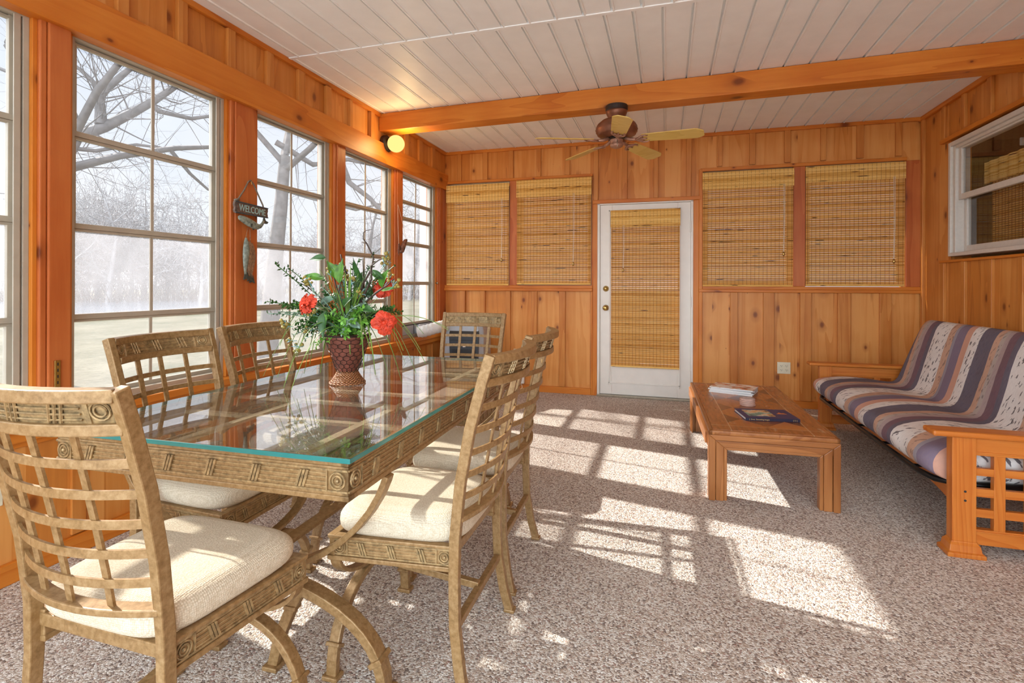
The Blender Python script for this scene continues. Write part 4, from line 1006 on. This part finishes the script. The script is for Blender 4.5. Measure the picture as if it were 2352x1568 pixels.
fish([(.018,-.112,-.052),(.018,-.104,-.055),(.018,-.07,-.064),(.018,-.03,-.077),(.018,.012,-.090),(.018,.045,-.096),(.018,.066,-.090),(.018,.082,-.074),(.018,.094,-.055)],[.004,.014,.022,.026,.024,.018,.013,.010,.009],.55,(M['fishg'],M['fishd']),sg,'hanging_fish',
 [(.016,.084,-.062),(.016,.090,-.036),(.016,.098,-.031),(.016,.110,-.052),(.016,.132,-.058),(.016,.122,-.070),(.016,.104,-.072)],
 ([(.028,-.03,-.085),(.028,-.012,-.085),(.028,-.018,-.104),(.028,-.024,-.104)],[(.016,-.01,-.058),(.016,.012,-.064),(.016,.03,-.076),(.016,.0,-.070)],[(.016,.0,-.112),(.016,.02,-.108),(.016,.008,-.122)]))
fs=thing('fish_ornament','string of three carved fish hanging head up below the welcome sign','ornament',(.024,-3.035,1.36))
for i,(y,z,L,x,mt) in enumerate(((-.030,.115,.225,.012,'fishg'),(.008,.095,.215,.004,'fishb'),(.034,.085,.215,-.004,'fishb'))):
    sp_=[(x,y+.004*math.sin(j*.6),z-L*j/9) for j in range(10)]
    fish(sp_,[.006,.016,.021,.024,.024,.022,.019,.015,.010,.009],.6,(M[mt],M['fishd']),fs,'fish',[(x-.002,y-.008,z-L*.93),(x-.002,y+.010,z-L*.93),(x-.002,y+.024,z-L-.035),(x-.002,y+.004,z-L-.026),(x-.002,y-.018,z-L-.033)])
part(MB().tube([(.012,-.030,.115),(.008,-.015,.165),(.006,-.006,.178),(.004,.010,.165),(.0,.018,.09)],.0016,5),'string',M['fishb'],fs)

# ------------------------------------------------------------------ hanging driftwood
M['drift']=plain('driftwood',(112,72,54),.8,var=.3,scale=40)
dw=thing('driftwood_ornament','piece of brown driftwood hanging on strings beside the window nearest the corner','ornament',(.055,-1.10,1.55))
part(MB().tube([(.0,-.07,-.055),(.005,-.052,-.04),(.0,-.03,-.01),(.003,-.005,.03),(-.002,.03,.066),(.0,.052,.076),(.0,.060,.060)],[.010,.022,.026,.022,.018,.010,.004],9),'driftwood',M['drift'],dw,smooth=True)
part(MB().tube([(0,-.062,-.04),(.003,-.10,.03),(.0,-.105,.02),(.0,-.108,-.06),(.004,-.10,-.09)],[.008,.006,.006,.006,.002],7),'root',M['drift'],dw,smooth=True)
part(MB().tube([(0,-.105,.02),(-.045,-.045,.42)],.0014,5).tube([(0,.045,.07),(-.02,.0,.25),(-.045,-.045,.42)],.0014,5),'string',M['cord'],dw)

# ------------------------------------------------------------------ portable air conditioner
M['acl']=plain('ac_grey_plastic',(176,182,188),.4,var=.02); M['acd']=plain('ac_charcoal_plastic',(56,62,68),.4,var=.04)
ac=thing('air_conditioner','grey portable air conditioner with a charcoal front in the left back corner','air conditioner',(.40,-.335,0),math.radians(4))
m=MB().rings([[(-.235+i,.17,z),(-.235+i,-.12,z),(-.19+i,-.17,z),(.19-i,-.17,z),(.235-i,-.12,z),(.235-i,.17,z)] for z,i in ((.03,.012),(.06,.0),(.70,.0),(.745,.012),(.765,.04))])
bo=part(m,'body',M['acl'],ac,.008)
m=MB().prism([(-.11,-.171,.10),(.19,-.171,.10),(.20,-.171,.66),(-.13,-.171,.66)],(0,-.02,0))
fp=part(m,'front_panel',M['acd'],ac,.008)
m=MB()
for i in range(9): m.box(-.09,.17,-.196,-.19,.50-.012*i,.505-.012*i)
for z in (.42,.56,.60): m.box(-.11,.185,-.194,-.19,z,z+.004)
part(m,'vent_grille',M['slotdark'],fp); part(MB().box(.03,.055,-.1945,-.19,.53,.541).tube([(.033,-.194,.535),(.033,-.196,.535)],.007,10),'badge',M['white'],fp)
pn=part(MB().prism([(-.13,-.172,.665),(.20,-.172,.665),(.185,-.13,.755),(-.12,-.13,.755)],(0,-.012,.002)),'control_panel',M['slotdark'],ac,.003)
m=MB()
for x,w in ((-.085,.02),(.005,.006),(.03,.009),(.042,.009),(.068,.007),(.088,.018),(.13,.005),(.15,.02)): m.obox((x,-.165,.710),(1,0,0),(0,1,.4),(0,-.4,1),w,.004,.008)
part(m,'display',M['white'],pn)
m=MB().box(-.2,-.16,-.13,.12,0,.03).box(.16,.2,-.13,.12,0,.03); part(m,'caster',M['black'],ac,.005)
# its exhaust hose and window panel
def hose(pts,r,turns):
    m=MB(); P_=[Vector(p) for p in pts]; n=turns*4
    def cr(t):
        i=min(int(t*(len(P_)-1)),len(P_)-2); f=t*(len(P_)-1)-i; g=lambda k:P_[max(0,min(len(P_)-1,k))]
        a,b,c,d=g(i-1),g(i),g(i+1),g(i+2); return .5*((2*b)+(c-a)*f+(2*a-5*b+4*c-d)*f*f+(3*b-a-3*c+d)*f**3)
    return m.tube([cr(i/n) for i in range(n+1)],[r*(1+.05*math.cos(2*PI*i/4)) for i in range(n+1)],18)
M['hose']=plain('exhaust_hose_plastic',(222,220,214),.35,0,.5,var=.03)
o=part(hose([(-.42,-.33,.685),(-.32,-.31,.71),(-.22,-.25,.74),(-.17,-.10,.74),(-.17,.06,.66),(-.17,.18,.52)],.062,14),'exhaust_hose',M['hose'],ac,smooth=True)
wpnl=thing('window_vent_panel','white air conditioner vent panel filling the bottom of the corner window','panel',(0,0,0))
part(MB().box(-.075,-.045,-1.02,-.22,.673,.772),'panel',M['acl'],wpnl,.003); part(MB().box(-.046,-.042,-.70,-.695,.648,.770).box(-.05,-.040,-1.02,-.22,.765,.775),'panel_joint',M['slotdark'],wpnl)
part(MB().tube([(-.05,-.60,.70),(-.015,-.60,.70)],.066,24),'hose_collar',M['acl'],wpnl)

# ------------------------------------------------------------------ small fittings
def outlet(loc,rz,label,w,n):
    t=thing('outlet_plate',label,'outlet',loc,rz)
    pt=part(MB().box(-w/2,w/2,-.006,0,-.057,.057),'cover_plate',M['plate'],t,.003)
    for i in range(n):
        for z in (-.02,.02):
            x=(i-(n-1)/2)*.046
            f=part(MB().lathe([(.001,-.0085),(.0155,-.0085),(.0165,-.006)],(x,0,z),20,False,'y'),'receptacle',M['plate'],pt) if False else part(MB().obox((x,-.007,z),(1,0,0),(0,1,0),(0,0,1),.03,.004,.026),'receptacle',M['plate'],t,.004)
            part(MB().box(x-.007,x-.0045,-.0095,-.0085,z-.002,z+.007).box(x+.0045,x+.007,-.0095,-.0085,z-.002,z+.006).box(x-.002,x+.002,-.0095,-.0085,z-.010,z-.005),'slots',M['slotdark'],f)
    return t
outlet((3.604,0,.383),0,'almond four socket outlet plate on the back wall between table and futon',.118,2)
outlet((0.0,-4.30,.376),PI/2,'almond outlet plate on the left wall at the photo edge behind the nearest chair',.075,1)
ol=outlet((.882,0,.41),0,'small outlet plate low on the back wall half hidden by the far chairs',.072,1)
pw=thing('power_adapter','white power plug box with a cable low on the back wall behind the chairs','plug',(.945,0,.12))
part(MB().box(-.035,.035,-.05,0,-.035,.045),'housing',M['white'],pw,.008)
part(MB().tube([(.0,-.03,-.03),(.02,-.06,-.075),(-.02,-.10,-.105),(-.14,-.09,-.112),(-.30,-.14,-.112)],.004,7),'cable',M['white'],pw,smooth=True)
hk=thing('metal_latch','long narrow metal loop latch on the lower batten left of the far chair','latch',(.235,-.0165,.95))
part(MB().loop([(.012*math.cos(a),-.004,(.05 if math.sin(a)>0 else -.03)+.012*math.sin(a)) for a in [2*PI*i/20 for i in range(20)]],.0035).tube([(0,-.004,-.042),(0,-.004,-.13)],.0035),'loop',M['nickel'],hk,smooth=True)
ss=thing('shelf_standard','slotted brass shelf strip screwed to the post left of the large window','bracket',(.012,-4.082,.79))
m=MB().box(0,.010,-.011,.011,-.14,.075); st_=part(m,'strip',M['brass'],ss,.002)
m=MB()
for i in range(8): m.box(.0098,.0104,-.0025,.0025,-.13+.026*i,-.117+.026*i)
part(m,'slots',M['slotdark'],st_)
kl=thing('window_knob','small round metal knob on the jamb of the corner window','knob',(-.012,-.225,1.205))
part(MB().lathe([(.006,0),(.006,.014),(.014,.018),(.014,.026),(.004,.030)],(0,0,0),16,True,'x'),'knob',M['nickel'],kl,smooth=True)

# ------------------------------------------------------------------ outside
def lawn():
    t=NT('winter_lawn'); c=t.coord(); n=t.noise(c,.5,5)[0]; n2=t.noise(c,9,4)[0]
    col=t.ramp(t.math('ADD',t.math('MULTIPLY',n,.6),t.math('MULTIPLY',n2,.4)),[(.35,lin(84,86,62)),(.5,lin(110,104,84)),(.65,lin(132,124,104))])
    return t.done(t.bsdf(col,.95,0,.1,bump=n2,bstr=.5,bdist=.05))
M['lawn']=lawn(); M['water']=plain('pond_water',(116,128,142),.12,0,.6,var=.03,scale=.6)
def gz(x,y):
    return -.75
struct(MB().sheet(lambda u,v:Vector((-140+160*u,-90+260*v,-.72)),4,4),'ground_lawn',M['lawn'],'dry winter lawn outside the porch windows','lawn')
M['bounce']=plain('bounce_pale',(222,220,216),.9,var=.05,scale=3)
struct(MB().box(-7,14,-26,YB,-.3,-.12),'ground_bounce',M['bounce'],'pale concrete slab added unseen behind the camera to throw light onto the ceiling','light reflector')  # added out of view; its pale colour throws daylight up to the ceiling
struct(MB().sheet(lambda u,v:Vector((-62+30*u+6*math.sin(v*7),-20+120*v,-.70)),6,24),'pond_water',M['water'],'pale pond beyond the lawn','water')
M['bark']=plain('grey_bark',(92,84,80),.9,var=.2,scale=8); M['barkhaze']=plain('hazed_far_bark',(148,141,138),.9,var=.2,scale=3); M['bark2']=plain('dark_bark',(88,82,80),.9,var=.2,scale=8)  # far trees: haze is put into the paler bark colour
def tree(name,label,loc,h,r,seed,levels=4,twist=.5,mat=None,spread=.7,first=.45,group=None,n0=6,kids=3,guides=None,rmin=0.,taper=.6):
    q=random.Random(seed); m=MB()
    def grow(p,d,L,rad,lev):
        n=4 if lev>1 else 3; pts=[p]; dd=d.copy(); rr=[rad]
        for i in range(n):
            dd=(dd+Vector((q.uniform(-1,1),q.uniform(-1,1),q.uniform(-.5,.9)))*twist*(.12 if lev==levels else .35)).normalized(); pts.append(pts[-1]+dd*L/n); rr.append(max(rmin,rad*(1-.5*(i+1)/n)))
        m.tube(pts,rr,(8 if lev==levels else 5 if lev>1 else 3),False)
        if lev<=0: return
        k=kids if lev<levels else kids+1
        for j in range(k):
            f=q.uniform(first if lev==levels else .3,1); i=min(n-1,int(f*n)); bp=pts[i].lerp(pts[i+1],f*n-i)
            ang=q.uniform(0,6.28); sd_=dd.orthogonal(); sd_.rotate(Matrix.Rotation(ang,3,dd)); nd=(dd*(1-spread*q.uniform(.6,1.1))+sd_*spread*1.1).normalized()
            grow(bp,nd,L*q.uniform(.55,.8),rr[i]*taper,lev-1)
        grow(pts[-1],(dd+Vector((q.uniform(-.4,.4),q.uniform(-.4,.4),.1))).normalized(),L*.72,rr[-1]*.9,lev-1)
    grow(Vector((0,0,0)),Vector((q.uniform(-.05,.05),q.uniform(-.05,.05),1)).normalized(),h*.42,r,levels)
    for g,rads in (guides or []):
        g=[Vector(p) for p in g]; m.tube(g,[rads*(1-.6*i/(len(g)-1)) for i in range(len(g))],7,False)
        for i in range(1,len(g)):
            for j in range(4):
                p=g[i-1].lerp(g[i],q.random()); d=(g[i]-g[i-1]).normalized(); s_=d.orthogonal(); s_.rotate(Matrix.Rotation(q.uniform(0,6.28),3,d))
                grow(p,(d*.5+s_*.8).normalized(),q.uniform(.6,1.2),rads*.13,2)
    o=part(m,name,mat or M['bark'],None,smooth=True); o.location=loc; return tag(o,label,'tree',group)
tl=Vector((-8.54,1.19,-.72)); L_=lambda *p:[Vector(q)-tl for q in p]
tree('bare_tree','large bare tree with thick spreading limbs outside the large window',tl,9.5,.26,11,2,.9,M['bark2'],.5,.97,'bare trees near the porch',kids=1,guides=[
 (L_((-8.54,1.19,2.9),(-8.33,1.53,3.98),(-8.09,1.88,4.25),(-7.84,2.21,4.59),(-7.62,2.49,4.9),(-7.38,2.78,5.29),(-7.0,3.2,5.8)),.13),
 (L_((-8.12,1.83,4.3),(-8.12,1.83,4.51),(-8.13,1.81,4.81),(-8.07,1.9,5.0),(-7.88,2.15,5.42),(-7.6,2.5,6.0)),.11),
 (L_((-8.13,1.81,4.85),(-8.18,1.74,5.08),(-8.29,1.58,5.28),(-8.5,1.3,5.5)),.06),
 (L_((-7.62,2.49,4.85),(-7.55,2.58,4.74),(-7.18,3.02,4.69),(-6.9,3.31,4.82),(-6.5,3.8,4.7)),.06),
 (L_((-8.5,1.25,3.5),(-8.36,1.47,3.76),(-8.18,1.78,3.77),(-7.8,2.3,4.0),(-7.5,2.7,4.0)),.055)])
t3=Vector((-6.16,4.06,-.72)); L_=lambda *p:[Vector(q)-t3 for q in p]
tree('bare_tree','bare tree with a straight broad grey trunk outside the window right of the welcome sign',t3,11.5,.23,5,2,.35,M['bark'],.6,.9,'bare trees near the porch',kids=1,guides=[
 (L_((-6.0,4.15,5.6),(-5.2,4.9,5.0),(-4.75,5.15,3.6),(-4.35,5.4,3.25),(-4.0,5.6,2.8),(-3.7,5.9,2.6)),.09),
 (L_((-6.0,4.15,4.4),(-5.5,4.8,4.0),(-4.9,5.3,4.2),(-4.3,5.8,4.1),(-3.7,6.4,4.4)),.07),
 (L_((-6.05,4.1,3.4),(-5.5,4.7,3.2),(-4.8,5.5,3.0),(-4.1,6.1,3.3)),.05)])
tree('bare_tree','bare tree seen through the upper panes of the window behind the flowers',(-9.5,13.5,-.72),9,.15,21,4,.6,M['bark'],.7,.5,'bare trees near the porch',kids=2,taper=.5)
tree('bare_tree','bare tree left of the leftmost porch window',(-9.2,-3.6,-.72),7,.2,33,4,.4,M['bark2'],.7,.5,'bare trees near the porch')
protos=[]
for i in range(3):
    o=tree('distant_tree','bare tree in the hazy treeline across the lawn',(0,0,-.72),11,.26,50+i,4,.45,M['barkhaze'],.75,.3,'distant treeline trees',kids=4,rmin=.022); protos.append(o)
spots=[]
for i in range(36):
    f=i/35; px=90+930*f; a=(px-1176)/1198.8; dist=R.uniform(62,84)+ (14 if i%2 else 0)
    d=Vector((a*math.cos(.2887)-math.sin(.2887),a*math.sin(.2887)+math.cos(.2887),0)).normalized()*dist
    top=1.12 if 200<px<330 else .80 if 350<px<380 else .95 if px<520 else .72 if px<620 else .66 if px<760 else .95
    spots.append((d.x+2.5,d.y-5.66,top*R.uniform(.72,1.0)))
for i,(x,y,sc) in enumerate(spots):
    o=protos[i] if i<3 else protos[i%3].copy()
    if i>=3: COL.objects.link(o)
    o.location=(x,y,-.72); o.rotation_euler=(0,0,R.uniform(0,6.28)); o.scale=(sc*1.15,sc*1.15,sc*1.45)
M['brush']=plain('dry_brush',(84,74,68),.95,var=.2,scale=2)
def brush(k):
    m=MB(); q=random.Random(k)
    for i in range(2600):
        p=Vector((q.uniform(-45,45),q.gauss(0,4),0)); d=Vector((q.uniform(-.5,.5),q.uniform(-.5,.5),1)); m.tube([p,p+d*q.uniform(.8,2.6)],[.05,.015],3,False)
    return m
o=part(brush(3),'dry_brush',M['brush']); o.location=(-52,38,-.75); o.rotation_euler=(0,0,math.radians(40)); tag(o,'tangle of dry brush along the foot of the distant treeline','brush',None,'stuff')
pp=thing('corner_post','white exterior corner board just outside the window nearest the back corner','post',(-.30,.10,0))
part(MB().box(-.05,.05,-.06,.09,-.7,2.6),'board',M['white'],pp,.004); part(MB().box(.05,.056,-.02,-.014,-.7,2.6),'bead',M['white'],pp)
